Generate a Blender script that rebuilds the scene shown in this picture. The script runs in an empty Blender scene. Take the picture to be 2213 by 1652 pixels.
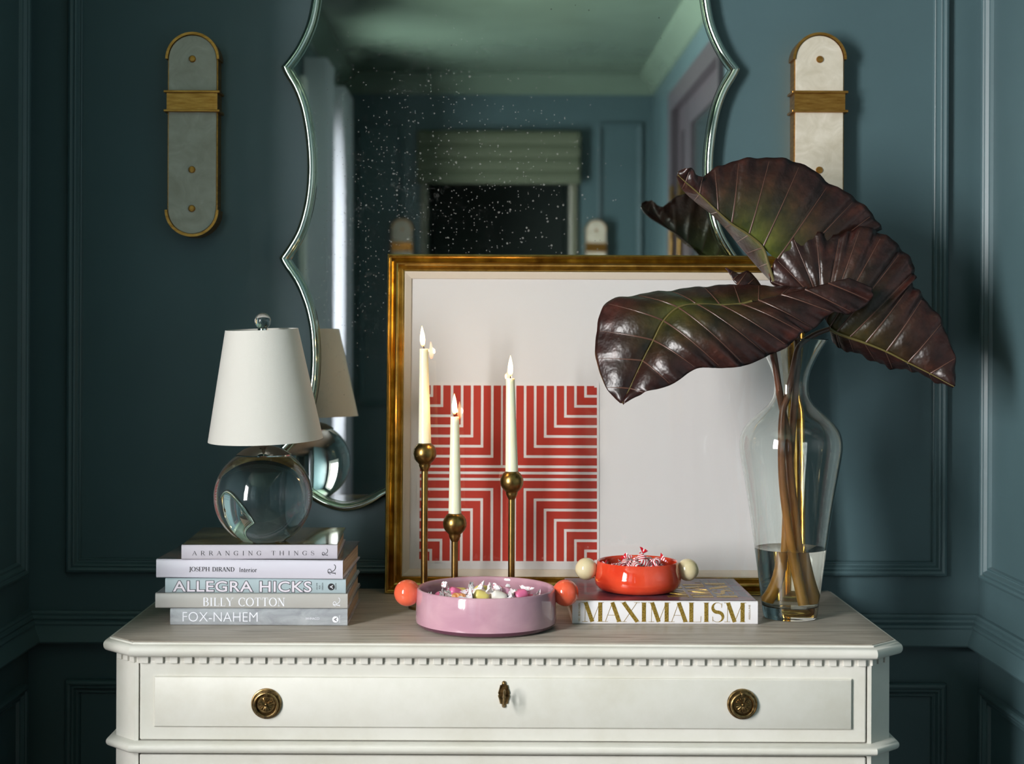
import bpy, bmesh, math, random
from mathutils import Vector, Matrix
R = random.Random(11)
sc = bpy.context.scene
C = sc.collection
PI = math.pi

# ------------------------------------------------------------------ camera, world, lights, exposure
F, VX, VY, D, EYE, ROLL = 3250.0, 1064.0, 735.0, 2.80, 1.3575, math.radians(0.25)
cam = bpy.data.cameras.new('camera')
cam.sensor_width = 36.0
cam.lens = F / 2213 * 36
cam.shift_x = (1106.5 - VX) / 2213
cam.shift_y = -(826 - VY) / 2213
cam.clip_start = 0.05
cam.dof.use_dof = True
cam.dof.focus_distance = 2.44
cam.dof.aperture_fstop = 4.2
camo = bpy.data.objects.new('camera', cam)
C.objects.link(camo)
camo.location = (0, -D, EYE)
camo.rotation_euler = (PI / 2, -ROLL, 0)
sc.camera = camo

w = bpy.data.worlds.new('daylight_sky')
sc.world = w
w.use_nodes = True
w.node_tree.nodes['Background'].inputs[0].default_value = (0.62, 0.78, 1.0, 1)
w.node_tree.nodes['Background'].inputs[1].default_value = 1.0

def area(name, loc, rot, sx, sy, power, col, spread=180):
    l = bpy.data.lights.new(name, 'AREA')
    l.shape = 'RECTANGLE'; l.size = sx; l.size_y = sy
    l.energy = power; l.color = col; l.spread = math.radians(spread)
    o = bpy.data.objects.new(name, l); C.objects.link(o)
    o.location = loc; o.rotation_euler = rot
    return o
# daylight falling in through the bay window and the far window of the left wall
area('bay_window_daylight', (-1.86, -2.62, 1.72), (0, -PI / 2, 0), 1.60, 1.00, 318, (1.0, 0.985, 0.97))
area('far_window_daylight', (-1.10, -4.62, 1.45), (0, -PI / 2, 0), 1.9, 1.20, 240, (0.97, 0.98, 1.0))

sc.view_settings.view_transform = 'Standard'
sc.view_settings.look = 'None'
sc.view_settings.exposure = 0.0
sc.view_settings.gamma = 1.0
sc.view_settings.use_curve_mapping = False
sc.cycles.use_denoising = True
sc.cycles.max_bounces = 9
sc.cycles.diffuse_bounces = 3
sc.cycles.glossy_bounces = 5
sc.cycles.use_adaptive_sampling = True
sc.cycles.adaptive_threshold = 0.10
sc.cycles.transmission_bounces = 9
sc.cycles.transparent_max_bounces = 12
sc.cycles.sample_clamp_indirect = 6.0

# ------------------------------------------------------------------ helpers
def at(px, py, d):
    """world point at depth d (metres from the camera plane) behind a photo pixel"""
    dx, dy = px - VX, py - VY
    c, s = math.cos(ROLL), math.sin(ROLL)
    x0, y0 = dx * c + dy * s, -dx * s + dy * c
    return Vector((x0 * d / F, d - D, EYE - y0 * d / F))
def S(px, d): return px * d / F

def lin(c):
    out = []
    for v in c[:3]:
        v = v / 255.0
        out.append(v / 12.92 if v <= 0.04045 else ((v + 0.055) / 1.055) ** 2.4)
    return (out[0], out[1], out[2], 1.0)

def org(p):
    v = Vector((0, 0, 0))
    while p is not None:
        v = v + p.location
        p = p.parent
    return v

class MB:
    def __init__(s): s.v = []; s.f = []; s.m = []
    def add(s, vs, fs, m=0):
        b = len(s.v)
        s.v += [Vector(v) for v in vs]
        for f in fs:
            s.f.append([i + b for i in f]); s.m.append(m)
        return s
    def box(s, lo, hi, m=0):
        (x0, y0, z0), (x1, y1, z1) = lo, hi
        return s.add([(x0,y0,z0),(x1,y0,z0),(x1,y1,z0),(x0,y1,z0),(x0,y0,z1),(x1,y0,z1),(x1,y1,z1),(x0,y1,z1)],
              [(0,3,2,1),(4,5,6,7),(0,1,5,4),(1,2,6,5),(2,3,7,6),(3,0,4,7)], m)
    def lathe(s, prof, c=(0,0,0), n=48, axis='Z', m=0, sy=1.0, cap=True):
        cx, cy, cz = c
        vs, fs, k = [], [], len(prof)
        for i in range(n):
            a = 2 * PI * i / n
            ca, sa = math.cos(a), math.sin(a) * sy
            for r, z in prof:
                if axis == 'Z': vs.append((cx + r * ca, cy + r * sa, cz + z))
                elif axis == 'X': vs.append((cx + z, cy + r * ca, cz + r * sa))
                else: vs.append((cx + r * ca, cy + z, cz + r * sa))
        for i in range(n):
            j = (i + 1) % n
            for q in range(k - 1):
                a0, a1, b0, b1 = i*k+q, i*k+q+1, j*k+q, j*k+q+1
                fs.append((a0, b0, b1, a1))
        if cap:
            if prof[0][0] > 1e-6: fs.append([i*k for i in range(n)][::-1])
            if prof[-1][0] > 1e-6: fs.append([i*k+k-1 for i in range(n)])
        return s.add(vs, fs, m)
    def ball(s, c, r, n=32, k=16, m=0, sc3=(1,1,1)):
        vs, fs = [], []
        for i in range(k + 1):
            t = PI * i / k
            for j in range(n):
                a = 2 * PI * j / n
                vs.append((c[0] + sc3[0]*r*math.sin(t)*math.cos(a), c[1] + sc3[1]*r*math.sin(t)*math.sin(a), c[2] + sc3[2]*r*math.cos(t)))
        for i in range(k):
            for j in range(n):
                j2 = (j + 1) % n
                fs.append((i*n+j, (i+1)*n+j, (i+1)*n+j2, i*n+j2))
        return s.add(vs, fs, m)
    def tube(s, pts, rad, n=12, m=0, closed=False):
        pts = [Vector(p) for p in pts]
        if not isinstance(rad, (list, tuple)): rad = [rad] * len(pts)
        L = len(pts); vs, fs = [], []
        up = Vector((0.31, 0.17, 0.93)).normalized(); prev = None
        for i, p in enumerate(pts):
            if closed: t = pts[(i+1) % L] - pts[i-1]
            else: t = pts[min(i+1, L-1)] - pts[max(i-1, 0)]
            t.normalize()
            if prev is None:
                x = t.cross(up)
                if x.length < 0.05: x = t.cross(Vector((1,0,0)))
            else:
                x = prev - t * prev.dot(t)
            x.normalize(); prev = x
            y = t.cross(x)
            for j in range(n):
                a = 2 * PI * j / n
                vs.append(p + (x * math.cos(a) + y * math.sin(a)) * rad[i])
        for i in range(L if closed else L - 1):
            i2 = (i + 1) % L
            for j in range(n):
                j2 = (j + 1) % n
                fs.append((i*n+j, i*n+j2, i2*n+j2, i2*n+j))
        if not closed:
            fs.append(list(range(n))[::-1]); fs.append([(L-1)*n+j for j in range(n)])
        return s.add(vs, fs, m)
    def grid(s, rows, m=0, closed=False):
        k = len(rows[0]); vs = [p for r in rows for p in r]; fs = []
        nr = len(rows)
        for i in range(nr if closed else nr - 1):
            i2 = (i + 1) % nr
            for j in range(k - 1):
                fs.append((i*k+j, i*k+j+1, i2*k+j+1, i2*k+j))
        return s.add(vs, fs, m)
    def stack(s, loops, m=0, caps=True):
        """loft closed loops of equal length"""
        k = len(loops[0]); vs = [p for l in loops for p in l]; fs = []
        for i in range(len(loops) - 1):
            for j in range(k):
                j2 = (j + 1) % k
                fs.append((i*k+j, i*k+j2, (i+1)*k+j2, (i+1)*k+j))
        if caps:
            fs.append(list(range(k))[::-1]); b = (len(loops)-1)*k
            fs.append([b+j for j in range(k)])
        return s.add(vs, fs, m)
    def rect(s, O, U, V, N, x0, y0, x1, y1, prof, m=0):
        """mitred rectangular moulding; prof = (inset from the outer edge, height above the plane)"""
        O, U, V, N = Vector(O), Vector(U), Vector(V), Vector(N)
        loops = []
        for wd, h in prof:
            loops.append([O + U*a + V*b + N*h for a, b in ((x0+wd,y0+wd),(x1-wd,y0+wd),(x1-wd,y1-wd),(x0+wd,y1-wd))])
        return s.stack(loops, m, caps=False)
    def quad(s, a, b, c, d, m=0): return s.add([a,b,c,d], [(0,1,2,3)], m)
    def build(s, name, mats, parent=None, world=True, smooth=35, bevel=0, solid=0, subsurf=0):
        me = bpy.data.meshes.new(name)
        o0 = org(parent) if (parent is not None and world) else Vector((0,0,0))
        me.from_pydata([tuple(v - o0) for v in s.v], [], s.f)
        if not isinstance(mats, (list, tuple)): mats = [mats]
        for mt in mats: me.materials.append(mt)
        for p, mi in zip(me.polygons, s.m): p.material_index = mi
        bm = bmesh.new(); bm.from_mesh(me)
        bmesh.ops.remove_doubles(bm, verts=bm.verts, dist=1e-6)
        bmesh.ops.recalc_face_normals(bm, faces=bm.faces)
        bm.to_mesh(me); bm.free()
        if smooth:
            for p in me.polygons: p.use_smooth = True
            me.set_sharp_from_angle(angle=math.radians(smooth))
        o = bpy.data.objects.new(name, me); C.objects.link(o)
        if parent is not None: o.parent = parent
        if solid:
            md = o.modifiers.new('solid', 'SOLIDIFY'); md.thickness = solid; md.offset = 0
        if bevel:
            md = o.modifiers.new('bevel', 'BEVEL'); md.width = bevel; md.segments = 2; md.limit_method = 'ANGLE'; md.angle_limit = math.radians(40)
        if subsurf:
            md = o.modifiers.new('sub', 'SUBSURF'); md.levels = subsurf; md.render_levels = subsurf
        return o

def tag(o, label=None, cat=None, group=None, kind=None):
    if label: o['label'] = label
    if cat: o['category'] = cat
    if group: o['group'] = group
    if kind: o['kind'] = kind
    return o
def struct(o, label=None):
    o['kind'] = 'structure'
    if label: o['label'] = label
    return o
def empty(name, loc, label, cat, group=None):
    o = bpy.data.objects.new(name, None); C.objects.link(o)
    o.location = loc; o.empty_display_size = 0.03
    return tag(o, label, cat, group)
def link_copy(o, parent=None, loc=None, rot=None):
    c = o.copy(); C.objects.link(c)
    if parent is not None: c.parent = parent
    if loc is not None: c.location = loc
    if rot is not None: c.rotation_euler = rot
    return c
def cr(pts, n):
    """Catmull-Rom through pts (tuples/vectors), n steps per span"""
    P = [Vector(p) for p in pts]; out = []
    for i in range(len(P) - 1):
        p0, p1, p2, p3 = P[max(i-1,0)], P[i], P[i+1], P[min(i+2, len(P)-1)]
        for k in range(n):
            t = k / n
            out.append(0.5*((2*p1) + (p2-p0)*t + (2*p0-5*p1+4*p2-p3)*t*t + (3*p1-p0-3*p2+p3)*t**3))
    out.append(P[-1]); return out

# ------------------------------------------------------------------ materials
def mat(name, col, rough=0.5, metal=0.0, spec=0.5, coat=0.0, sss=0.0, trans=0.0, ior=1.5, sssr=(1,0.5,0.3), sheen=0):
    m = bpy.data.materials.new(name); m.use_nodes = True
    b = m.node_tree.nodes['Principled BSDF']
    b.inputs['Base Color'].default_value = lin(col)
    b.inputs['Roughness'].default_value = rough
    b.inputs['Metallic'].default_value = metal
    b.inputs['Specular IOR Level'].default_value = spec
    b.inputs['Coat Weight'].default_value = coat
    b.inputs['Coat Roughness'].default_value = 0.05
    b.inputs['Transmission Weight'].default_value = trans
    b.inputs['IOR'].default_value = ior
    b.inputs['Sheen Weight'].default_value = sheen
    if sss:
        b.inputs['Subsurface Weight'].default_value = sss
        b.inputs['Subsurface Radius'].default_value = sssr
        b.inputs['Subsurface Scale'].default_value = 0.01
    return m
def nd(m, t): return m.node_tree.nodes.new(t)
def lk(m, a, b): m.node_tree.links.new(a, b)
def bsdf(m): return m.node_tree.nodes['Principled BSDF']
def coords(m, kind='Object', scale=(1,1,1)):
    tc = nd(m, 'ShaderNodeTexCoord'); mp = nd(m, 'ShaderNodeMapping')
    mp.inputs['Scale'].default_value = scale
    lk(m, tc.outputs[kind], mp.inputs[0]); return mp.outputs[0]
def noise(m, vec, scale, detail=4, rough=0.55, dist=0):
    n = nd(m, 'ShaderNodeTexNoise'); n.inputs['Scale'].default_value = scale
    n.inputs['Detail'].default_value = detail; n.inputs['Roughness'].default_value = rough
    n.inputs['Distortion'].default_value = dist
    if vec is not None: lk(m, vec, n.inputs['Vector'])
    return n.outputs['Fac']
def ramp(m, fac, stops, interp='LINEAR'):
    r = nd(m, 'ShaderNodeValToRGB'); r.color_ramp.interpolation = interp
    e = r.color_ramp.elements
    e[0].position = stops[0][0]; e[0].color = lin(stops[0][1])
    e[1].position = stops[-1][0]; e[1].color = lin(stops[-1][1])
    for p, c in stops[1:-1]:
        q = e.new(p); q.color = lin(c)
    lk(m, fac, r.inputs[0]); return r.outputs[0]
def bump(m, fac, strength=0.1, dist=0.002):
    b = nd(m, 'ShaderNodeBump'); b.inputs['Strength'].default_value = strength; b.inputs['Distance'].default_value = dist
    lk(m, fac, b.inputs['Height']); lk(m, b.outputs[0], bsdf(m).inputs['Normal'])
def setcol(m, sock): lk(m, sock, bsdf(m).inputs['Base Color'])
def math_(m, op, a, b=None, clamp=False):
    n = nd(m, 'ShaderNodeMath'); n.operation = op; n.use_clamp = clamp
    for i, v in enumerate((a, b)):
        if v is None: continue
        if isinstance(v, (int, float)): n.inputs[i].default_value = v
        else: lk(m, v, n.inputs[i])
    return n.outputs[0]

M = {}
def paint(name, col, rough):
    m = mat(name, col, rough); v = coords(m)
    setcol(m, ramp(m, noise(m, v, 2.5, 3), [(0.3, [c*0.96 for c in col]), (0.7, [min(255,c*1.04) for c in col])]))
    return m
M['wall'] = paint('teal_wall_paint', (71, 94, 99), 0.40)
M['ceil'] = paint('teal_ceiling_paint', (100, 120, 106), 0.24)
M['floor'] = mat('oak_floor', (60, 46, 34), 0.4)
_v = coords(M['floor'], scale=(1.5, 14, 1)); setcol(M['floor'], ramp(M['floor'], noise(M['floor'], _v, 3, 6), [(0.3, (50, 38, 28)), (0.7, (76, 58, 42))]))
M['white_trim'] = mat('white_window_paint', (225, 224, 220), 0.4)
M['cream'] = paint('aged_white_paint', (232, 230, 220), 0.48)
_m = M['cream']; _v = coords(_m, scale=(1, 1, 1))
setcol(_m, ramp(_m, noise(_m, _v, 9, 6, 0.65), [(0.25, (200, 196, 184)), (0.5, (209, 206, 197)), (0.75, (216, 213, 206))]))
M['gap'] = mat('dark_drawer_gap', (46, 36, 28), 0.8)
M['top_wood'] = mat('weathered_grey_wood', (128, 120, 110), 0.42)
_m = M['top_wood']; _v = coords(_m, scale=(5, 90, 90)); _n = noise(_m, _v, 1.6, 8, 0.62, 0.6)
setcol(_m, ramp(_m, _n, [(0.28, (126, 116, 103)), (0.5, (168, 158, 146)), (0.75, (194, 186, 174))])); bump(_m, _n, 0.12, 0.001)
M['gold'] = mat('gold_leaf', (196, 150, 66), 0.27, 1.0)
_m = M['gold']; _v = coords(_m, scale=(6, 6, 6)); setcol(_m, ramp(_m, noise(_m, _v, 6, 5), [(0.3, (158, 120, 52)), (0.6, (200, 164, 86)), (0.8, (226, 194, 120))]))
M['brass'] = mat('aged_brass', (150, 118, 66), 0.30, 1.0)
_m = M['brass']; _v = coords(_m); setcol(_m, ramp(_m, noise(_m, _v, 26, 5), [(0.3, (120, 92, 50)), (0.7, (164, 132, 78))]))
M['sconce_brass'] = mat('satin_sconce_brass', (188, 132, 62), 0.34, 1.0)
_m = M['sconce_brass']; _v = coords(_m, scale=(4, 4, 22)); setcol(_m, ramp(_m, noise(_m, _v, 10, 5), [(0.3, (160, 106, 44)), (0.7, (205, 150, 78))]))
M['bronze'] = mat('antique_bronze', (104, 82, 52), 0.32, 1.0)
_m = M['bronze']; _v = coords(_m); setcol(_m, ramp(_m, noise(_m, _v, 180, 4), [(0.3, (84, 66, 42)), (0.7, (176, 146, 98))]))
M['chrome'] = mat('polished_nickel', (225, 220, 212), 0.04, 1.0)
M['alabaster'] = mat('alabaster', (214, 206, 188), 0.35)
_m = M['alabaster']; _v = coords(_m); setcol(_m, ramp(_m, noise(_m, _v, 22, 7, 0.6, 1.2), [(0.3, (182, 172, 152)), (0.55, (200, 191, 174)), (0.75, (216, 208, 194))]))
M['linen'] = mat('white_linen_shade', (204, 201, 194), 0.85, sheen=0.2)
_m = M['linen']; _v = coords(_m, scale=(1, 1, 1)); bump(_m, noise(_m, _v, 900, 2), 0.25, 0.0006)
def glass(name, ior, col=(255,255,255), rough=0.0):
    m = bpy.data.materials.new(name); m.use_nodes = True
    nt = m.node_tree; nt.nodes.remove(nt.nodes['Principled BSDF'])
    g = nd(m, 'ShaderNodeBsdfGlass'); g.inputs['IOR'].default_value = ior; g.inputs['Color'].default_value = lin(col); g.inputs['Roughness'].default_value = rough
    lk(m, g.outputs[0], nt.nodes['Material Output'].inputs[0]); return m
M['crystal'] = glass('solid_crystal', 1.50)
M['vase_glass'] = glass('clear_vase_glass', 1.47, (250, 252, 251))
M['water'] = glass('water', 1.333, (253, 252, 248))
def pane(name, tint=(255,255,255)):
    m = bpy.data.materials.new(name); m.use_nodes = True
    nt = m.node_tree; nt.nodes.remove(nt.nodes['Principled BSDF'])
    t = nd(m, 'ShaderNodeBsdfTransparent'); t.inputs[0].default_value = lin(tint)
    g = nd(m, 'ShaderNodeBsdfGlossy'); g.inputs['Roughness'].default_value = 0.0
    f = nd(m, 'ShaderNodeLayerWeight'); sl = math_(m, 'ADD', math_(m, 'MULTIPLY', math_(m, 'POWER', f.outputs['Facing'], 5.0), 0.96), 0.035)
    x = nd(m, 'ShaderNodeMixShader'); lk(m, sl, x.inputs[0]); lk(m, t.outputs[0], x.inputs[1]); lk(m, g.outputs[0], x.inputs[2])
    lk(m, x.outputs[0], nt.nodes['Material Output'].inputs[0]); return m
M['pane'] = pane('window_pane'); M['art_glass'] = pane('picture_glass')
M['paper'] = mat('white_mat_board', (210, 207, 206), 0.8)
M['liner'] = mat('cream_liner', (206, 194, 178), 0.6)
M['print_paper'] = mat('print_paper', (214, 210, 208), 0.8)
M['red_ink'] = mat('red_print_ink', (168, 36, 10), 0.65)
M['candle'] = mat('ivory_candle_wax', (238, 236, 208), 0.35, sss=0.35, sssr=(1, 0.75, 0.4))
M['wick'] = mat('burnt_wick', (34, 28, 26), 0.9)
# ------------------------------------------------------------------ the room
XL, XR, YB, YF, H = -0.861, 0.907, 0.0, -5.8, 2.80
BX = -1.68            # outer wall of the bay on the left
BY0, BY1 = -0.96, -3.36
T = 0.10
m = MB(); m.box((BX-0.3, YF-0.2, -0.08), (XR+0.2, 0.2, 0.0)); struct(m.build('floor', M['floor'], smooth=0))
m = MB(); m.box((BX-0.3, YF-0.2, H), (XR+0.2, 0.2, H+0.08)); struct(m.build('ceiling', M['ceil'], smooth=0))
m = MB(); m.box((BX-0.3, 0.0, 0), (XR+0.2, T, H)); wall_back = struct(m.build('wall_back', M['wall'], smooth=0))
# left wall: return beside the dresser, bay with a big window, then the far stretch with a second window
W1 = (-3.13, -2.11, 0.90, 2.54)      # y0, y1, z0, z1 of the bay window
W2 = (-5.22, -4.02, 0.45, 2.42)
m = MB()
m.box((XL-T, BY0, 0), (XL, 0.0, H))
m.box((BX, BY0, 0), (XL-T, BY0+T, H)); m.box((BX, BY1-T, 0), (XL-T, BY1, H))
for (x0, ya, yb, wn) in ((BX, BY1-T, BY0+T, W1), (XL, YF, BY1, W2)):
    m.box((x0-T, ya, 0), (x0, yb, wn[2])); m.box((x0-T, ya, wn[3]), (x0, yb, H))
    m.box((x0-T, ya, wn[2]), (x0, wn[0], wn[3])); m.box((x0-T, wn[1], wn[2]), (x0, yb, wn[3]))
struct(m.build('wall_left', M['wall'], smooth=0))
# right wall with a tall dark glazed door
DR = (-4.86, -3.16, 2.55)
m = MB(); m.box((XR, DR[1], 0), (XR+T, 0.0, H)); m.box((XR, YF, 0), (XR+T, DR[0], H)); m.box((XR, DR[0], DR[2]), (XR+T, DR[1], H))
struct(m.build('wall_right', M['wall'], smooth=0))
def far(px, py):      # a point of the far wall as the mirror shows it
    dd = 2*D + (-YF - D) + 0.0
    return ((px - VX) * dd / F, EYE - (py + 29 - VY) * dd / F)
OX0, OZ1 = far(905, 282); OX1, OZ2 = far(1248, 395)
OX0 += 0.05; OX1 -= 0.05
m = MB(); m.box((XL, YF-T, 0), (OX0, YF, H)); m.box((OX1, YF-T, 0), (XR+T, YF, H)); m.box((OX0, YF-T, OZ1-0.08), (OX1, YF, H))
struct(m.build('wall_front', M['wall'], smooth=0))

def window(n, x0, wn, cols, rows):
    y0, y1, z0, z1 = wn
    m = MB(); fr = 0.05
    m.rect((x0, 0, 0), (0, 1, 0), (0, 0, 1), (1, 0, 0), y0-0.07, z0-0.07, y1+0.07, z1+0.07, [(0,0),(0,0.02),(0.02,0.03),(0.06,0.022),(0.07,0.022),(0.07,-T),(0.07+fr,-T),(0.07+fr,-T+0.04),(0.07,-T+0.04)])
    o = struct(m.build('window_%d' % n, M['white_trim'], smooth=30))
    for i in range(1, cols):
        y = y0 + (y1-y0)*i/cols
        MB().box((x0-T+0.005, y-0.013, z0+fr), (x0-T+0.035, y+0.013, z1-fr)).build('glazing_bar', M['white_trim'], o, smooth=0)
    for i in range(1, rows):
        z = z0 + (z1-z0)*i/rows
        MB().box((x0-T+0.008, y0+fr, z-0.013), (x0-T+0.032, y1-fr, z+0.013)).build('glazing_bar', M['white_trim'], o, smooth=0)
    for i in range(cols):
        for j in range(rows):
            ya, yb = y0+(y1-y0)*i/cols, y0+(y1-y0)*(i+1)/cols
            za, zb = z0+(z1-z0)*j/rows, z0+(z1-z0)*(j+1)/rows
            MB().box((x0-T+0.018, ya+0.012, za+0.012), (x0-T+0.021, yb-0.012, zb-0.012)).build('pane', M['pane'], o, smooth=0)
    MB().box((x0-0.02, y0-0.09, z0-0.09), (x0+0.06, y1+0.09, z0-0.065)).build('window_sill', M['white_trim'], o, bevel=0.004)
    return o
window(1, BX, W1, 2, 3); window(2, XL, W2, 2, 3)
# pale drapes beside the far window (seen in the mirror)
M['drape'] = mat('pale_lavender_drape', (196, 196, 208), 0.8)
for k, (ya, yb) in enumerate(((-4.34, -3.98), (-5.30, -4.78))):
    rows = []
    for z in (0.03, 0.9, 1.8, 2.58):
        rows.append([Vector((XL+0.012+0.083*min(1, i/4, (40-i)/4)+0.022*math.sin(i*1.25)*min(1, i/4, (40-i)/4), ya+(yb-ya)*i/40, z)) for i in range(41)])
    m = MB(); m.grid(rows)
    tag(m.build('drape', M['drape'], solid=0.004), ['pale lavender drape on the near side of the far window', 'pale lavender drape in the far room corner beside the window'][k], 'curtain', 'drapes at the far window')

# right wall door, glazed and dark
M['dark_door'] = mat('dark_plum_door_paint', (70, 66, 72), 0.3); M['dark_glass'] = mat('smoky_door_glass', (44, 52, 54), 0.12)
m = MB(); m.rect((XR, 0, 0), (0, 1, 0), (0, 0, 1), (-1, 0, 0), DR[0], 0.0, DR[1], DR[2], [(0,0),(0,0.025),(0.09,0.018),(0.09,-0.05)])
dr = struct(m.build('door_1', M['dark_door'], smooth=20))
ym = -4.44
for y0, y1 in ((DR[0]+0.092, ym-0.004), (ym+0.004, DR[1]-0.092)):
    m = MB(); m.rect((XR, 0, 0), (0, 1, 0), (0, 0, 1), (-1, 0, 0), y0, 0.01, y1, DR[2]-0.092, [(0,-0.06),(0,-0.02),(min(0.12,(y1-y0)*0.36),-0.02),(min(0.12,(y1-y0)*0.36),-0.05)])
    leaf = m.build('door_leaf', M['dark_door'], dr, smooth=20)
    MB().box((XR+0.035, y0+min(0.115,(y1-y0)*0.35), 0.12), (XR+0.042, y1-min(0.115,(y1-y0)*0.35), DR[2]-0.21)).build('pane', M['dark_glass'], leaf, smooth=0)
    yy = y0+0.06
    mm = MB(); mm.box((XR-0.03, yy-0.018, EYE+0.22), (XR-0.012, yy+0.018, EYE+0.72)); mm.box((XR-0.014, yy-0.008, EYE+0.27), (XR+0.021, yy+0.008, EYE+0.30)); mm.box((XR-0.014, yy-0.008, EYE+0.64), (XR+0.021, yy+0.008, EYE+0.67))
    mm.build('pull_bar', M['brass'], leaf, bevel=0.003)

# doorway in the far wall with a fabric shade over it
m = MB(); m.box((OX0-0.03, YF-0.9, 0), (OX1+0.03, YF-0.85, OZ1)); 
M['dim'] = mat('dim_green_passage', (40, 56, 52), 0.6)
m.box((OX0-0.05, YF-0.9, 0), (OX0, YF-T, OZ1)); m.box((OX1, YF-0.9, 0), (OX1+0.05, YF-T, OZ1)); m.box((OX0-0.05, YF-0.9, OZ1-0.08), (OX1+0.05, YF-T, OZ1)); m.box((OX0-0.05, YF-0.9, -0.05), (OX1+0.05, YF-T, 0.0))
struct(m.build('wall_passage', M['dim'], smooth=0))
m = MB(); m.rect((0, YF, 0), (1,0,0), (0,0,1), (0,1,0), OX0-0.04, -0.04, OX1+0.04, OZ1-0.04, [(0,0),(0,0.02),(0.03,0.024),(0.042,0.018),(0.042,-T)])
M['olive_trim'] = mat('olive_casing_paint', (104, 106, 90), 0.4)
struct(m.build('door_2', M['olive_trim'], smooth=25))
M['olive'] = mat('olive_roman_shade_cloth', (88, 97, 78), 0.8)
ex = OX0-0.06; rows = []
for i, z in enumerate([OZ1 - (OZ1-OZ2)*q/24 for q in range(25)]):
    b = 0.045 + 0.012*abs(math.sin(i/24*PI*4))
    rows.append([Vector((x, YF+b, z)) for x in (ex, ex+0.02, 0.03, OX1+0.04, OX1+0.06)])
m = MB(); m.grid(rows); tag(m.build('roman_shade', M['olive'], solid=0.012), 'olive roman shade over the doorway reflected in the mirror', 'shade')

# mouldings
PROF = [(0,0),(0,0.011),(0.002,0.0145),(0.006,0.016),(0.010,0.0145),(0.0115,0.0115),(0.0135,0.0125),(0.016,0.0115),(0.020,0.006),(0.0225,0.0055),(0.024,0.0065),(0.0255,0.0055),(0.0276,0)]
ZT = 2.55
zp_lo = at(2042, 1245, D).z; xpl, xpr = at(146, 1000, D).x, at(2045, 800, D).x
zl_hi = at(1990, 1475, D).z
def trim(n, O, U, N, x0, z0, x1, z1):
    m = MB(); m.rect(O, U, (0,0,1), N, x0, z0, x1, z1, PROF); return struct(m.build('trim_%d' % n, M['wall'], smooth=25))
trim(1, (0,0,0), (1,0,0), (0,-1,0), xpl, zp_lo, xpr, ZT)
trim(2, (0,0,0), (1,0,0), (0,-1,0), xpl, 0.24, xpr, zl_hi)
yl = 0.046
trim(3, (XL,0,0), (0,1,0), (1,0,0), BY0+0.06, zp_lo, -yl, ZT)
trim(4, (XL,0,0), (0,1,0), (1,0,0), BY0+0.06, 0.24, -yl, zl_hi)
for k, (ya, yb) in enumerate(((-1.55, -yl), (-3.05, -1.70))):
    trim(5+2*k, (XR,0,0), (0,1,0), (-1,0,0), ya, zp_lo, yb, ZT)
    trim(6+2*k, (XR,0,0), (0,1,0), (-1,0,0), ya, 0.24, yb, zl_hi)
fx, fz = far(1384, 262)
trim(9, (0,YF,0), (1,0,0), (0,1,0), OX1+0.16, zp_lo, fx, fz)
trim(10, (0,YF,0), (1,0,0), (0,1,0), XL+0.10, zp_lo, OX0-0.14, fz)
# chair rail round the three walls
z1 = at(2110, 1327, D).z
RAIL = [(0,0),(0.007,-0.001),(0.009,-0.005),(0.0085,-0.008),(0.012,-0.010),(0.0135,-0.014),(0.012,-0.0175),(0.016,-0.0195),(0.0175,-0.0235),(0.0165,-0.027),(0.019,-0.034),(0.026,-0.047),(0.029,-0.054),(0.028,-0.057),(0,-0.0585)]
m = MB()
m.grid([[Vector((XL+h, BY0, z1+z)), Vector((XL+h, -h, z1+z)), Vector((XR-h, -h, z1+z)), Vector((XR-h, DR[1]+0.02, z1+z))] for h, z in RAIL])
struct(m.build('trim_11', M['wall'], smooth=25), 'teal chair rail running round the walls')
# skirting and cornice
m = MB(); BB = [(0,0.16),(0.012,0.155),(0.016,0.145),(0.018,0.0)]
m.grid([[Vector((XL+h, BY0, z)), Vector((XL+h, -h, z)), Vector((XR-h, -h, z)), Vector((XR-h, DR[1]+0.02, z))] for h, z in BB])
struct(m.build('baseboard_back', M['wall'], smooth=25))
m = MB(); CN = [(0,H-0.11),(0.012,H-0.105),(0.02,H-0.09),(0.05,H-0.05),(0.075,H-0.025),(0.085,H-0.01),(0.085,H)]
m.grid([[Vector((XL+h, BY0, z)), Vector((XL+h, -h, z)), Vector((XR-h, -h, z)), Vector((XR-h, YF+h, z)), Vector((XL+h, YF+h, z)), Vector((XL+h, BY1-T, z))] for h, z in CN])
struct(m.build('trim_12', M['ceil'], smooth=25), 'green cornice under the ceiling')
# ------------------------------------------------------------------ dresser
XC, TOPZ = 0.0185, 0.900
YFR = 2.27 - D        # front edge of the wooden top
BACK = -0.042
def plan(a, b, yf, yc, z):      # half width at the side, half width at the front, front y, chamfer y
    return [Vector((XC-a, BACK, z)), Vector((XC-a, yc, z)), Vector((XC-b, yf, z)), Vector((XC+b, yf, z)), Vector((XC+a, yc, z)), Vector((XC+a, BACK, z))]
def off(o, z): return plan(0.602+o, 0.558+o*0.42, YFR-o, YFR+0.042-o*0.42, z)
dresser = empty('chest_of_drawers', (XC, -0.28, 0), 'cream painted chest of drawers with chamfered corners and dentil moulding', 'dresser')
MB().stack([off(-0.0015, 0.886), off(-0.0015, TOPZ-0.0006), off(-0.0035, TOPZ)]).build('top_board', M['top_wood'], dresser, smooth=20)
NOSE = [(-0.0012, 0.876), (-0.0012, 0.8985), (0.0018, 0.8985), (0.0022, 0.8972), (0.0022, 0.8960)]
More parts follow.
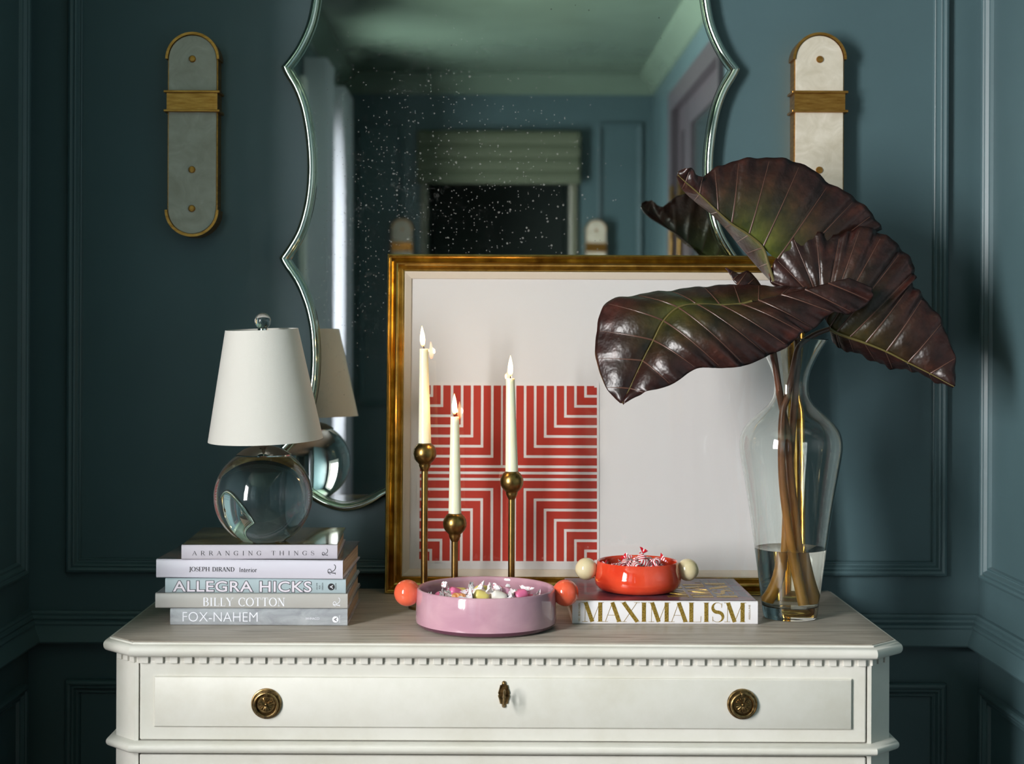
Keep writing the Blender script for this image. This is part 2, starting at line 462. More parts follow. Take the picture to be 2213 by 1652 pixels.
for i in range(11):
    a = PI/2 - PI * i / 10
    NOSE.append((0.0030 + 0.0085*math.cos(a), 0.8868 + 0.0092*math.sin(a)))
NOSE += [(0.0, 0.8765)]
mm = MB(); mm.stack([off(o, z) for o, z in NOSE], caps=False); mm.stack([off(-0.02, 0.8766), off(0.0, 0.8766)], caps=False)
mm.build('top_moulding', M['cream'], dresser, smooth=28)
MB().stack([off(-0.0095, 0.8650), off(-0.0095, 0.8775)]).build('frieze', M['cream'], dresser, smooth=20)
# dentils, one by one, along the front and both chamfers
DW, DH, DT = 0.0122, 0.0112, 0.0050
dm = MB().box((-DW/2, -DT, -DH/2), (DW/2, 0.003, DH/2)).build('dentil', M['cream'], dresser, world=False, smooth=0, bevel=0.0008)
first = True
def dentil(x, y, ang):
    global first
    o = dm if first else link_copy(dm, dresser)
    first = False
    o.location = Vector((x, y, 0.8712)) - dresser.location; o.rotation_euler = (0, 0, ang)
fl, fr_ = off(-0.0095, 0), None
pa, pb, pc, pd = fl[1], fl[2], fl[3], fl[4]
n = 50; pitch = (pc.x - pb.x) / n
for i in range(n): dentil(pb.x + (i + 0.5) * pitch, pb.y, 0)
for p, q in ((pa, pb), (pc, pd)):
    dv = q - p; ang = math.atan2(dv.y, dv.x)
    for k in range(3):
        c = p + dv * ((k + 0.5) / 3); dentil(c.x, c.y, ang)
# carcass
BA, BB_, BYF, BYC = 0.594, 0.5585, -0.520, -0.486
def body(o, z, yi=0.0): return plan(BA+o, BB_+o*0.42, BYF-o+yi, BYC-o*0.42, z)
def bpl(z, yi): # carcass set back behind the drawer fronts
    return plan(BA, BB_, BYF+yi, BYC, z)
mm = MB(); mm.stack([plan(BA, BB_-0.008, BYF+0.016, BYC, 0.10), plan(BA, BB_-0.008, BYF+0.016, BYC, 0.866)])
mm.build('carcass', M['gap'], dresser, smooth=0)
for s in (-1, 1):
    mm = MB(); loop = [(XC+s*(BA+0.0006), BACK), (XC+s*(BA+0.0006), BYC), (XC+s*BB_, BYF), (XC+s*0.5525, BYF), (XC+s*0.5525, BYF+0.03), (XC+s*0.56, BYF+0.04), (XC+s*(BA-0.02), BACK)]
    mm.stack([[Vector((x, y, z)) for x, y in loop] for z in (0.10, 0.866)])
    mm.build('corner_post', M['cream'], dresser, smooth=20)
WN = [(0.0, 0.7475), (0.004, 0.7470)]
for i in range(9):
    a = PI/2 - PI*i/8; WN.append((0.0055+0.0085*math.cos(a), 0.7385+0.0078*math.sin(a)))
WN += [(0.004, 0.7300), (0.0, 0.7295)]
def rail(zoff, name):
    mm = MB(); mm.stack([body(o+0.001, z+zoff) for o, z in WN], caps=True); return mm.build(name, M['cream'], dresser, smooth=30)
rail(0, 'waist_moulding'); rail(-0.30, 'waist_moulding'); rail(-0.60, 'waist_moulding')
drawers = []
DX0, DX1 = XC-0.5505, XC+0.5505
for k, (za, zb) in enumerate(((0.7490, 0.8690), (0.4500, 0.7270), (0.1500, 0.4270))):
    mm = MB(); mm.box((DX0, BYF-0.001, za), (DX1, BYF+0.03, zb))
    dwr = mm.build('drawer', M['cream'], dresser, smooth=0, bevel=0.0022); drawers.append(dwr)
    mm = MB(); U = 0.0225
    mm.rect((0, BYF-0.001, 0), (1,0,0), (0,0,1), (0,-1,0), DX0+U, za+U*0.92, DX1-U, zb-U*1.02, [(0,-0.004),(0,0.0026),(0.0010,0.0040),(0.0020,0.0046)])
    mm.quad(*[Vector((x, BYF-0.0056, z)) for x, z in ((DX0+U+0.002, za+U*0.92+0.002), (DX1-U-0.002, za+U*0.92+0.002), (DX1-U-0.002, zb-U*1.02-0.002), (DX0+U+0.002, zb-U*1.02-0.002))])
    mm.build('raised_panel', M['cream'], dwr, smooth=40)
for sx in (-1, 1):
    for sy in (0, 1):
        x = XC + sx*0.54; y = -0.09 if sy else BYF+0.05
        mm = MB(); mm.lathe([(0.020, 0), (0.030, 0.03), (0.034, 0.06), (0.030, 0.085), (0.036, 0.10), (0.036, 0.105)], (x, y, 0), 20); mm.build('foot', M['cream'], dresser)
# ring pulls with rosettes
YP = BYF - 0.0056
def pull(px, py, dwr):
    c = at(px, py, D + YP); c.y = YP
    r = 0.0232
    mm = MB()
    mm.lathe([(0, -0.0052), (0.0135, -0.0050), (0.0145, -0.0035), (r*0.86, -0.0028), (r*0.90, -0.0042), (r*0.97, -0.0036), (r, -0.0016), (r, 0.0004)], c, 48, 'Y')
    for i in range(64):
        a = 2*PI*i/64; mm.ball((c.x+r*0.91*math.cos(a), c.y-0.0042, c.z+r*0.91*math.sin(a)), 0.0008, 6, 4)
    mm.build('pull_plate', M['bronze'], dwr)
    mm = MB()
    for i in range(16):
        a = 2*PI*i/16
        pts = [c + Vector((math.cos(a)*q, -0.0055-h, math.sin(a)*q)) for q, h in ((0.003, 0.0012), (0.0065, 0.0016), (0.0100, 0.0004))]
        mm.tube(pts, [0.0005, 0.0011, 0.0014], 6)
    for i in range(40):
        a = 2*PI*i/40; mm.ball((c.x+0.0118*math.cos(a), c.y-0.0050, c.z+0.0118*math.sin(a)), 0.0007, 6, 4)
    mm.ball((c.x, c.y-0.0068, c.z), 0.0024, 14, 8)
    mm.build('rosette', M['bronze'], dwr)
    rr = 0.0170; mm = MB()
    mm.tube([c + Vector((rr*math.sin(2*PI*i/40), -0.0072, -0.0008+rr*math.cos(2*PI*i/40))) for i in range(40)], 0.0020, 10, closed=True)
    mm.build('pull_ring', M['bronze'], dwr)
    mm = MB(); mm.box((c.x-0.0032, c.y-0.0108, c.z+0.0125), (c.x+0.0032, c.y-0.002, c.z+0.0188)); mm.build('pull_clasp', M['bronze'], dwr, bevel=0.001)
pull(576, 1521, drawers[0]); pull(1604, 1522, drawers[0])
# escutcheon and key
c = at(1089, 1501, D + YP); c.y = YP
mm = MB()
oval = [(0, 0.0190), (0.0050, 0.0130), (0.0082, 0.0035), (0.0078, 0), (0.0082, -0.0035), (0.0050, -0.0130), (0, -0.0190)]
lp = [Vector((c.x+x, 0, c.z+z)) for x, z in oval] + [Vector((c.x-x, 0, c.z+z)) for x, z in oval[-2:0:-1]]
mm.stack([[Vector((p.x, YP+0.0002, p.z)) for p in lp], [Vector((p.x, YP-0.0012, p.z)) for p in lp]])
for s in (-1, 1):
    mm.tube([c+Vector((s*x, -0.0014, z)) for x, z in ((0.0045, 0.0140), (0.0060, 0.0085), (0.0078, 0.0020), (0.0070, 0.0))], [0.0014, 0.0011, 0.0013, 0.0009], 8)
    mm.tube([c+Vector((s*x, -0.0014, -z)) for x, z in ((0.0045, 0.0140), (0.0060, 0.0085), (0.0078, 0.0020), (0.0070, 0.0))], [0.0014, 0.0011, 0.0013, 0.0009], 8)
mm.ball((c.x, c.y-0.001, c.z+0.0172), 0.0032, 12, 8); mm.ball((c.x, c.y-0.001, c.z-0.0172), 0.0032, 12, 8)
mm.ball((c.x, c.y-0.003, c.z+0.0165), 0.0017, 10, 6); mm.ball((c.x, c.y-0.003, c.z-0.0165), 0.0017, 10, 6)
mm.build('escutcheon', M['bronze'], drawers[0])
key = empty('key', (c.x, YP-0.001, c.z), 'small antique bronze key standing in the drawer lock', 'key')
mm = MB(); mm.tube([c+Vector((0, -0.0015, -0.0005)), c+Vector((0, -0.016, -0.0005))], 0.0016, 10); mm.ball(c+Vector((0, -0.017, -0.0005)), 0.0024, 10, 8); mm.build('key_shank', M['bronze'], key)
mm = MB(); mm.tube([c+Vector((0.0006*math.sin(a), -0.0245-0.0075*math.cos(a), -0.0005+0.0118*math.sin(a))) for a in [2*PI*i/28 for i in range(28)]], 0.0015, 8, closed=True); mm.build('key_bow', M['bronze'], key)
# ------------------------------------------------------------------ mirror
m_ = bpy.data.materials.new('antiqued_mirror'); m_.use_nodes = True; M['mirror'] = m_
b = bsdf(m_); b.inputs['Metallic'].default_value = 1.0; b.inputs['Roughness'].default_value = 0.012
v = coords(m_)
sx = nd(m_, 'ShaderNodeSeparateXYZ'); lk(m_, v, sx.inputs[0]); X_, Z_ = sx.outputs[0], sx.outputs[2]
def blob(cx, cz, r):      # soft patch on the plate, 1 in the middle, 0 at radius r
    dx = math_(m_, 'SUBTRACT', X_, cx); dz = math_(m_, 'SUBTRACT', Z_, cz)
    q = math_(m_, 'SQRT', math_(m_, 'ADD', math_(m_, 'MULTIPLY', dx, dx), math_(m_, 'MULTIPLY', dz, dz)))
    return math_(m_, 'SUBTRACT', 1.0, math_(m_, 'DIVIDE', q, r), True)
def specks(scale, size, keepv, seed):
    mp_ = nd(m_, 'ShaderNodeMapping'); mp_.inputs['Location'].default_value = (seed, seed*1.7, 0); lk(m_, v, mp_.inputs[0])
    sp_ = nd(m_, 'ShaderNodeTexVoronoi'); sp_.inputs['Scale'].default_value = scale; lk(m_, mp_.outputs[0], sp_.inputs['Vector'])
    rn = nd(m_, 'ShaderNodeSeparateColor'); lk(m_, sp_.outputs['Color'], rn.inputs[0])
    near = math_(m_, 'LESS_THAN', sp_.outputs['Distance'], math_(m_, 'MULTIPLY', rn.outputs[1], size))
    return math_(m_, 'MULTIPLY', near, math_(m_, 'LESS_THAN', rn.outputs[0], keepv))
white = math_(m_, 'MAXIMUM', specks(105, 0.22, math_(m_, 'MULTIPLY', blob(-0.07, 0.585, 0.26), 1.3), 0.0), specks(210, 0.26, math_(m_, 'MULTIPLY', blob(-0.16, 0.55, 0.40), 0.55), 3.1))
cloud = ramp(m_, noise(m_, v, 80, 10, 0.8, 1.0), [(0.54, (0, 0, 0)), (0.72, (255, 255, 255))])
big = ramp(m_, noise(m_, v, 11.0, 4, 0.6, 0.8), [(0.44, (0, 0, 0)), (0.66, (255, 255, 255))])
side = math_(m_, 'MAXIMUM', math_(m_, 'MULTIPLY', blob(-0.30, 0.50, 0.30), 1.4, True), math_(m_, 'MULTIPLY', blob(-0.27, 0.16, 0.24), 1.5, True))
fox = math_(m_, 'MULTIPLY', math_(m_, 'MULTIPLY', cloud, side), big)
fac = math_(m_, 'ADD', math_(m_, 'MULTIPLY', white, 0.34), math_(m_, 'MULTIPLY', fox, 0.38), True)
b.inputs['Base Color'].default_value = (0.74, 0.79, 0.74, 1)
df = nd(m_, 'ShaderNodeBsdfDiffuse'); df.inputs[0].default_value = (0.42, 0.42, 0.40, 1)
dk = nd(m_, 'ShaderNodeBsdfDiffuse'); dk.inputs[0].default_value = (0.03, 0.04, 0.035, 1)
high = math_(m_, 'MULTIPLY', math_(m_, 'SUBTRACT', Z_, 0.66), 5.0, True)
dark_ = math_(m_, 'MULTIPLY', specks(70, 0.13, math_(m_, 'MULTIPLY', high, 0.45), 7.3), 0.75)
mx = nd(m_, 'ShaderNodeMixShader'); lk(m_, fac, mx.inputs[0]); lk(m_, b.outputs[0], mx.inputs[1]); lk(m_, df.outputs[0], mx.inputs[2])
mx2 = nd(m_, 'ShaderNodeMixShader'); lk(m_, dark_, mx2.inputs[0]); lk(m_, mx.outputs[0], mx2.inputs[1]); lk(m_, dk.outputs[0], mx2.inputs[2])
lk(m_, mx2.outputs[0], m_.node_tree.nodes['Material Output'].inputs[0])
M['rim'] = mat('silvered_glass_rim', (205, 214, 200), 0.07, 1.0)
M['backing'] = mat('black_mirror_backing', (18, 20, 20), 0.7)
MC = 1101.5
SEG = [[(1101.5,-330),(960,-322),(850,-300),(760,-262),(700,-200),(678,-120),(673,-50),(670,0),(660,50),(641,95),(622,125),(605,146)],
       [(605,146),(614,165),(632,196),(647,237),(657,290),(662,345),(661,400),(654,450),(640,498),(620,534),(602,560)],
       [(602,560),(613,580),(637,616),(656,662),(667,710),(671,765),(669,820),(661,870),(645,915),(622,950),(597,976)],
       [(597,976),(606,1002),(625,1036),(650,1064),(678,1086),(706,1100),(742,1109),(778,1104),(812,1090),(840,1074),(900,1050),(1000,1030),(1101.5,1022)]]
MD = 2.772
left = []
for q, sg in enumerate(SEG):
    pts = cr([Vector((x, y, 0)) for x, y in sg], 4)
    left += [(p.x, p.y) for p in (pts if q == len(SEG)-1 else pts[:-1])]
def mp(x, y):     # outline point in the mirror plane, metres from its middle
    return ((x - MC) * MD / F, EYE - (y - VY) * MD / F)
outl = [mp(x, y) for x, y in left]
full = outl + [(-x, z) for x, z in reversed(outl[1:-1])]
zb = min(z for x, z in full); mcx = at(MC, 560, MD).x
mirror = empty('wall_mirror', (mcx, -0.012, zb), 'large scalloped wall mirror with an antiqued plate and silvered rim', 'mirror')
def inset(pl, dist):
    n = len(pl); out = []
    area = sum(pl[i][0]*pl[(i+1)%n][1]-pl[(i+1)%n][0]*pl[i][1] for i in range(n))
    sg = 1 if area > 0 else -1
    for i in range(n):
        p0, p1, p2 = Vector(pl[i-1]), Vector(pl[i]), Vector(pl[(i+1)%n])
        e1, e2 = (p1-p0).normalized(), (p2-p1).normalized()
        n1, n2 = Vector((-e1.y, e1.x))*sg, Vector((-e2.y, e2.x))*sg
        nn = (n1+n2); k = nn.length
        nn = nn/k if k > 1e-6 else n1
        cosv = max(0.55, nn.dot(n1))
        out.append(tuple(p1 + nn*dist/cosv))
    return out
def ring(pl, y): return [Vector((x, y, z-zb)) for x, z in pl]
W_R = 0.0150
prof = [(0.0, 0.0), (0.0, -0.0085)] + [(W_R*(0.5-0.5*math.cos(PI*i/8)), -0.0085-0.0075*math.sin(PI*i/8)) for i in range(1, 8)] + [(W_R, -0.0085)]
mm = MB(); mm.stack([ring(inset(full, o), y) for o, y in prof], caps=False); mm.build('rim', M['rim'], mirror, world=False, smooth=45)
# a narrow second bevel inside the rim
prof = [(W_R-0.001, -0.0080), (W_R+0.0005, -0.0105), (W_R+0.0035, -0.0105), (W_R+0.0050, -0.0082)]
mm = MB(); mm.stack([ring(inset(full, o), y) for o, y in prof], caps=False); mm.build('inner_bead', M['rim'], mirror, world=False, smooth=20)
pl = inset(full, W_R*0.8)
mm = MB(); k = len(pl); mm.add(ring(pl, -0.0088), [list(range(k))]); mm.build('mirror_plate', M['mirror'], mirror, world=False, smooth=0)
mm = MB(); pl = inset(full, 0.003); mm.stack([ring(pl, 0.012), ring(pl, -0.006)]); mm.build('backing_board', M['backing'], mirror, world=False, smooth=0)
mirror.rotation_euler = (math.radians(0.30), 0, 0)

# ------------------------------------------------------------------ sconces
def sconce(cx, z_top, scale, yw, out, label, back=False):
    """pill-shaped alabaster wall light: out = +1 when it faces the camera side (towards -y)"""
    u = scale
    hw, cap_y = 0.0458*u, 0.0
    z1c, z0c = z_top - 0.0495*u, z_top - 0.3265*u      # centres of the two round ends
    dp = 0.042*u
    root = empty('wall_sconce', (cx, yw, (z1c+z0c)/2), label, 'sconce', 'pill-shaped wall sconces')
    def Y(t): return yw - out*t
    def pill(r, n=20):
        p = [(cx + r*math.cos(PI*i/n), z1c + r*math.sin(PI*i/n)) for i in range(n+1)]
        return p + [(cx - r*math.cos(PI*i/n), z0c - r*math.sin(PI*i/n)) for i in range(n+1)]
    mm = MB(); mm.stack([[Vector((x, Y(t), z)) for x, z in pill(hw)] for t in (0.001, dp-0.006)]); mm.build('back_box', M['sconce_brass'], root, smooth=40)
    mm = MB(); mm.stack([[Vector((x, Y(t), z)) for x, z in pill(r)] for t, r in ((dp-0.0062, hw-0.0022), (dp-0.0008, hw-0.0022), (dp, hw-0.0030))]); mm.build('alabaster_plate', M['alabaster'], root, smooth=40)
    for sgn, zc in ((1, z1c), (-1, z0c)):
        mm = MB(); loops = []
        for i in range(25):
            a = PI*i/24
            loops.append([Vector((cx + r*math.cos(a), Y(t), zc + sgn*r*math.sin(a))) for t, r in ((0.001, hw+0.0005), (0.001, hw+0.0035), (dp+0.003, hw+0.0035), (dp+0.003, hw-0.0012), (dp-0.002, hw-0.0012))])
        mm.grid(loops); mm.add([p for p in loops[0]], [(0,1,2,3,4)]); mm.add([p for p in loops[-1]], [(0,1,2,3,4)])
        mm.build('end_cap', M['sconce_brass'], root, smooth=30)
    zb_ = z_top - 0.1275*u
    mm = MB(); mm.box((cx-hw-0.0006, min(Y(0.001), Y(dp+0.003)), zb_-0.0165*u), (cx+hw+0.0006, max(Y(0.001), Y(dp+0.003)), zb_+0.0165*u)); mm.build('band', M['sconce_brass'], root, smooth=0)
    for q in (-1, 1):
        zz = zb_ + q*0.0175*u
        mm = MB(); mm.box((cx-hw-0.0055, min(Y(0.001), Y(dp+0.0075)), zz-0.0022*u), (cx+hw+0.0055, max(Y(0.001), Y(dp+0.0075)), zz+0.0022*u)); mm.build('band_ledge', M['sconce_brass'], root, smooth=0, bevel=0.0008)
    for dz in (0.0495, 0.2525, 0.3240):
        mm = MB(); pr = [(0.0064*u, 0.002), (0.0064*u, -0.0018), (0.0052*u, -0.0034), (0, -0.0042)]
        mm.lathe([(r, out*h) for r, h in pr], (cx, Y(dp), z_top - dz*u), 20, 'Y'); mm.build('rivet', M['sconce_brass'], root)
    return root
dS = D - 0.043
pl_, pr_ = at(416, 69, dS), at(1772, 70, dS)
sconce(pl_.x, pl_.z, 1.0, 0.0, 1, 'alabaster pill wall sconce left of the mirror in shade')
sconce(pr_.x, pr_.z, 1.0, 0.0, 1, 'sunlit alabaster pill wall sconce right of the mirror above the leaves')
for px, lb in ((870, 'alabaster sconce reflected in the mirror left of the far doorway'), (1285, 'alabaster sconce reflected in the mirror right of the far doorway')):
    x_, z_ = far(px, 470); sconce(x_, z_, 1.25, YF, -1, lb)

# ------------------------------------------------------------------ framed print leaning on the wall
FB, FT = 2.700, 2.744
p_bl = at(830, 1285, FB); p_tl = at(838, 549, FT); p_tr = at(1738, 553, FT)
O = Vector((p_bl.x*0.5 + p_tl.x*0.5, FB - D, TOPZ + 0.0003))
fw = p_tr.x - O.x
Vv = Vector((0, FT - FB, p_tl.z - TOPZ)); fh = Vv.length; Vv.normalize()
U_ = Vector((1, 0, 0)); N_ = Vector((0, -Vv.z, Vv.y)); N_.normalize()
O = O - N_*0.022
frame = empty('framed_print', O + U_*fw*0.5, 'gold framed red and white striped print leaning against the wall', 'picture')
FP = [(0,0),(0,0.0185),(0.0015,0.0210),(0.0033,0.0205),(0.0045,0.0170),(0.0062,0.0160),(0.0078,0.0172),(0.0090,0.0150),(0.0120,0.0125),(0.0138,0.0150),(0.0150,0.0215),(0.0170,0.0238),(0.0195,0.0230),(0.0215,0.0190),(0.0222,0.0165),(0.0234,0.0172),(0.0244,0.0150),(0.0256,0.0157),(0.0266,0.0135),(0.0280,0.0142),(0.0292,0.0120),(0.0308,0.0118),(0.0308,0.003)]
mm = MB(); mm.rect(O, U_, Vv, N_, 0, 0, fw, fh, FP); mm.build('gold_frame', M['gold'], frame, smooth=22)
mm = MB(); mm.rect(O, U_, Vv, N_, 0.0302, 0.0302, fw-0.0302, fh-0.0302, [(0,0.003),(0,0.0105),(0.0028,0.0108),(0.0130,0.0065),(0.0136,0.0030)]); mm.build('liner', M['liner'], frame, smooth=22)
def P3(x, y, h): return O + U_*x + Vv*y + N_*h
def card(name, mt, x0, y0, x1, y1, h0, h1):
    mm = MB(); mm.stack([[P3(x, y, h) for x, y in ((x0,y0),(x1,y0),(x1,y1),(x0,y1))] for h in (h0, h1)]); return mm.build(name, mt, frame, smooth=0)
card('mat_board', M['paper'], 0.03, 0.03, fw-0.03, fh-0.03, 0.0010, 0.0034)
card('back_board', M['backing'], 0.002, 0.002, fw-0.002, fh-0.002, 0.0001, 0.0009)
def fxy(px, py):   # photo pixel -> coordinates on the picture plane
    c0 = Vector((0, -D, EYE)); q = at(px, py, 1.0) - c0; pp = P3(0, 0, 0.004)
    t = (pp - c0).dot(N_) / q.dot(N_); h = c0 + q*t - P3(0,0,0.004); return h.dot(U_), h.dot(Vv)
x0, y1 = fxy(903, 826); x1, y0 = fxy(1295, 1218)
sheet = card('print_sheet', M['print_paper'], x0, y0, x1, y1, 0.0036, 0.0046)
x0, y1 = fxy(909, 833); x1, y0 = fxy(1290, 1214)
inkm = MB(); s = x1 - x0; t_ = y1 - y0
gap = 0.0048; cxm, cym = (x0+x1)/2, (y0+y1)/2
def ink(a0, b0, a1, b1):
    inkm.stack([[P3(x, y, h) for x, y in ((a0,b0),(a1,b0),(a1,b1),(a0,b1))] for h in (0.0045, 0.0050)])
# four quadrants of nested right-angled stripes around a plain cross
half = s/2; cw = half*0.072
ink(x0, cym-cw-gap/2+gap, x1, cym-gap/2); ink(x0, cym+gap/2, x1, cym+cw+gap/2-gap)
NB = 8
for qx in (-1, 1):
    for qy in (-1, 1):
        ax = cxm + qx*(cw+gap/2); ay = cym + qy*(cw+gap/2)
        Lx = half - cw - gap/2; Ly = t_/2 - cw - gap/2
        st = Lx/NB
        for i in range(NB):
            i0 = i*st; i1 = (i+1)*st - gap
            # leg beside the vertical arm
            xs = sorted((ax+qx*i0, ax+qx*i1)); ys = sorted((ay+qy*i0, ay+qy*Ly)); ink(xs[0], ys[0], xs[1], ys[1])
            if i1 < Lx:
                xs = sorted((ax+qx*i1, ax+qx*Lx)); ys = sorted((ay+qy*i0, ay+qy*i1)); ink(xs[0], ys[0], xs[1], ys[1])
for qy in (-1, 1):
    ys = sorted((cym+qy*(cw+gap/2-gap*0), cym+qy*t_/2)); ink(cxm-cw*0.9, ys[0], cxm+cw*0.9, ys[1])
    ys = sorted((cym+qy*(gap/2), cym+qy*(cw+gap/2)));
inkm.build('printed_stripes', M['red_ink'], sheet, smooth=0)
mm = MB(); mm.stack([[P3(x, y, h) for x, y in ((0.0295,0.0295),(fw-0.0295,0.0295),(fw-0.0295,fh-0.0295),(0.0295,fh-0.0295))] for h in (0.0112, 0.0116)]); mm.build('glazing', M['art_glass'], frame, smooth=0)
# ------------------------------------------------------------------ lettering
def arc(cx, cy, rx, ry, a0, a1, n=16):
    return [(cx+rx*math.cos(math.radians(a0+(a1-a0)*i/n)), cy+ry*math.sin(math.radians(a0+(a1-a0)*i/n))) for i in range(n+1)]
def glyph(ch):
    """serif capitals as pen strokes on a unit-high grid: (advance, strokes, serifs); 'a' = width follows direction, 'T' thick, 't' thin"""
    g = {
    'A': (0.80, [([(0.07,0),(0.39,1)],'t'), ([(0.39,1),(0.71,0)],'T'), ([(0.18,0.34),(0.59,0.34)],'t')], [(0.07,0),(0.71,0)]),
    'B': (0.72, [([(0.17,0),(0.17,1)],'T'), ([(0.10,1)]+arc(0.36,0.765,0.20,0.235,90,-90)+[(0.17,0.53)],'a'), ([(0.17,0.53)]+arc(0.38,0.265,0.24,0.265,90,-90)+[(0.10,0)],'a')], []),
    'C': (0.80, [(arc(0.45,0.5,0.37,0.5,48,312,24),'a'), ([(0.70,0.66),(0.72,0.95)],'t')], []),
    'D': (0.84, [([(0.17,0),(0.17,1)],'T'), ([(0.08,1)]+arc(0.36,0.5,0.38,0.5,90,-90,22)+[(0.08,0)],'a')], []),
    'E': (0.66, [([(0.17,0),(0.17,1)],'T'), ([(0.07,1),(0.58,1),(0.59,0.78)],'t'), ([(0.17,0.52),(0.46,0.52)],'t'), ([(0.07,0),(0.60,0),(0.62,0.24)],'t')], []),
    'G': (0.86, [(arc(0.46,0.5,0.38,0.5,48,300,24),'a'), ([(0.69,0.03),(0.69,0.40)],'T'), ([(0.56,0.40),(0.80,0.40)],'t'), ([(0.71,0.66),(0.73,0.95)],'t')], []),
    'H': (0.90, [([(0.17,0),(0.17,1)],'T'), ([(0.73,0),(0.73,1)],'T'), ([(0.17,0.52),(0.73,0.52)],'t')], [(0.17,0),(0.17,1),(0.73,0),(0.73,1)]),
    'I': (0.40, [([(0.20,0),(0.20,1)],'T')], [(0.20,0),(0.20,1)]),
    'J': (0.46, [([(0.28,1),(0.28,0.05)]+arc(0.14,0.02,0.14,0.20,0,-110,8),'T')], [(0.28,1)]),
    'L': (0.66, [([(0.17,0),(0.17,1)],'T'), ([(0.06,0),(0.60,0),(0.62,0.30)],'t')], [(0.17,1)]),
    'M': (1.00, [([(0.14,0),(0.16,1)],'t'), ([(0.17,1),(0.48,0)],'T'), ([(0.48,0),(0.82,1)],'t'), ([(0.84,0),(0.84,1)],'T')], [(0.14,0),(0.84,0),(0.12,1),(0.88,1)]),
    'N': (0.88, [([(0.16,0),(0.16,1)],'t'), ([(0.16,1),(0.72,0)],'T'), ([(0.72,0),(0.72,1)],'t')], [(0.16,0),(0.12,1),(0.72,1)]),
    'O': (0.90, [(arc(0.45,0.5,0.38,0.5,0,360,32),'a')], []),
    'P': (0.70, [([(0.17,0),(0.17,1)],'T'), ([(0.08,1)]+arc(0.38,0.745,0.22,0.255,90,-90)+[(0.17,0.49)],'a')], [(0.17,0)]),
    'R': (0.80, [([(0.17,0),(0.17,1)],'T'), ([(0.08,1)]+arc(0.38,0.755,0.22,0.245,90,-90)+[(0.17,0.51)],'a'), ([(0.38,0.51),(0.72,0)],'T')], [(0.17,0),(0.72,0)]),
    'S': (0.62, [(arc(0.31,0.755,0.22,0.245,40,270,18)+arc(0.31,0.255,0.25,0.255,90,-140,18),'s'), ([(0.50,0.74),(0.51,0.97)],'t'), ([(0.10,0.03),(0.09,0.28)],'t')], []),
    'T': (0.76, [([(0.38,0),(0.38,1)],'T'), ([(0.05,0.76),(0.06,1),(0.70,1),(0.71,0.76)],'t')], [(0.38,0)]),
    'U': (0.86, [([(0.17,1),(0.17,0.35)]+arc(0.44,0.33,0.27,0.33,180,360,14)+[(0.71,1)],'a')], [(0.17,1),(0.71,1)]),
    'X': (0.84, [([(0.10,1),(0.74,0)],'T'), ([(0.72,1),(0.12,0)],'t')], [(0.10,1),(0.72,1),(0.12,0),(0.74,0)]),
    'Y': (0.80, [([(0.08,1),(0.40,0.45)],'T'), ([(0.70,1),(0.40,0.45)],'t'), ([(0.40,0.45),(0.40,0)],'T')], [(0.08,1),(0.70,1),(0.40,0)]),
    'n': (0.62, [([(0.14,0),(0.14,0.66)],'T'), ([(0.14,0.48)]+arc(0.32,0.42,0.16,0.22,140,0,10)+[(0.48,0)],'T')], [(0.14,0),(0.48,0)]),
    't': (0.40, [([(0.18,0.86),(0.18,0.12)]+arc(0.28,0.12,0.10,0.12,180,330,8),'T'), ([(0.05,0.64),(0.34,0.64)],'t')], []),
    'e': (0.56, [([(0.08,0.36),(0.46,0.36)]+arc(0.28,0.34,0.20,0.32,10,310,20),'a')], []),
    'r': (0.46, [([(0.14,0),(0.14,0.66)],'T'), ([(0.14,0.46)]+arc(0.30,0.48,0.12,0.16,150,40,8),'T')], [(0.14,0)]),
    'i': (0.32, [([(0.15,0),(0.15,0.66)],'T'), ([(0.15,0.86),(0.15,0.95)],'T')], [(0.15,0)]),
    'o': (0.60, [(arc(0.28,0.33,0.22,0.33,0,360,22),'a')], []),
    ' ': (0.45, [], []),
    }
    return g[ch]
def ribbon(mb, pts, mode, T, t, h, z0, z1):
    n = len(pts); P = [Vector(p) for p in pts]
    closed = n > 3 and (P[0]-P[-1]).length < 1e-6
    L, Rr = [], []
    for i in range(n):
        if closed: e = P[(i+1) % (n-1)] - P[(i-1) % (n-1)]
        else: e = P[min(i+1, n-1)] - P[max(i-1, 0)]
        e = e.normalized() if e.length > 1e-9 else Vector((1, 0))
        if mode == 'T': wd = T
        elif mode == 't': wd = t
        elif mode == 's':
            u = i/(n-1); wd = t + (T-t)*max(0, math.sin(PI*min(1, max(0, (u-0.12)/0.76))))**1.2
        else: wd = t + (T-t)*abs(e.y)**1.5
        nn = Vector((-e.y, e.x))*wd/2
        L.append(P[i]+nn); Rr.append(P[i]-nn)
    for i in range(n-1):
        q = [L[i], Rr[i], Rr[i+1], L[i+1]]
        mb.append(q)
def serif_mesh(txt, T=0.15, t=0.035, track=0.0, serif=0.13):
    quads = []; x = 0
    for ch in txt:
        adv, strokes, ser = glyph(ch)
        loc = []
        for pts, mode in strokes: ribbon(loc, pts, mode, T, t, 1, 0, 0)
        for (sx_, sy_) in ser:
            yy = t/2 if sy_ < 0.5 else 1 - t/2
            loc.append([Vector((sx_-serif, yy-t/2)), Vector((sx_+serif, yy-t/2)), Vector((sx_+serif, yy+t/2)), Vector((sx_-serif, yy+t/2))])
        for q in loc: quads.append([Vector((p.x + x, p.y)) for p in q])
        x += adv + track
    return quads
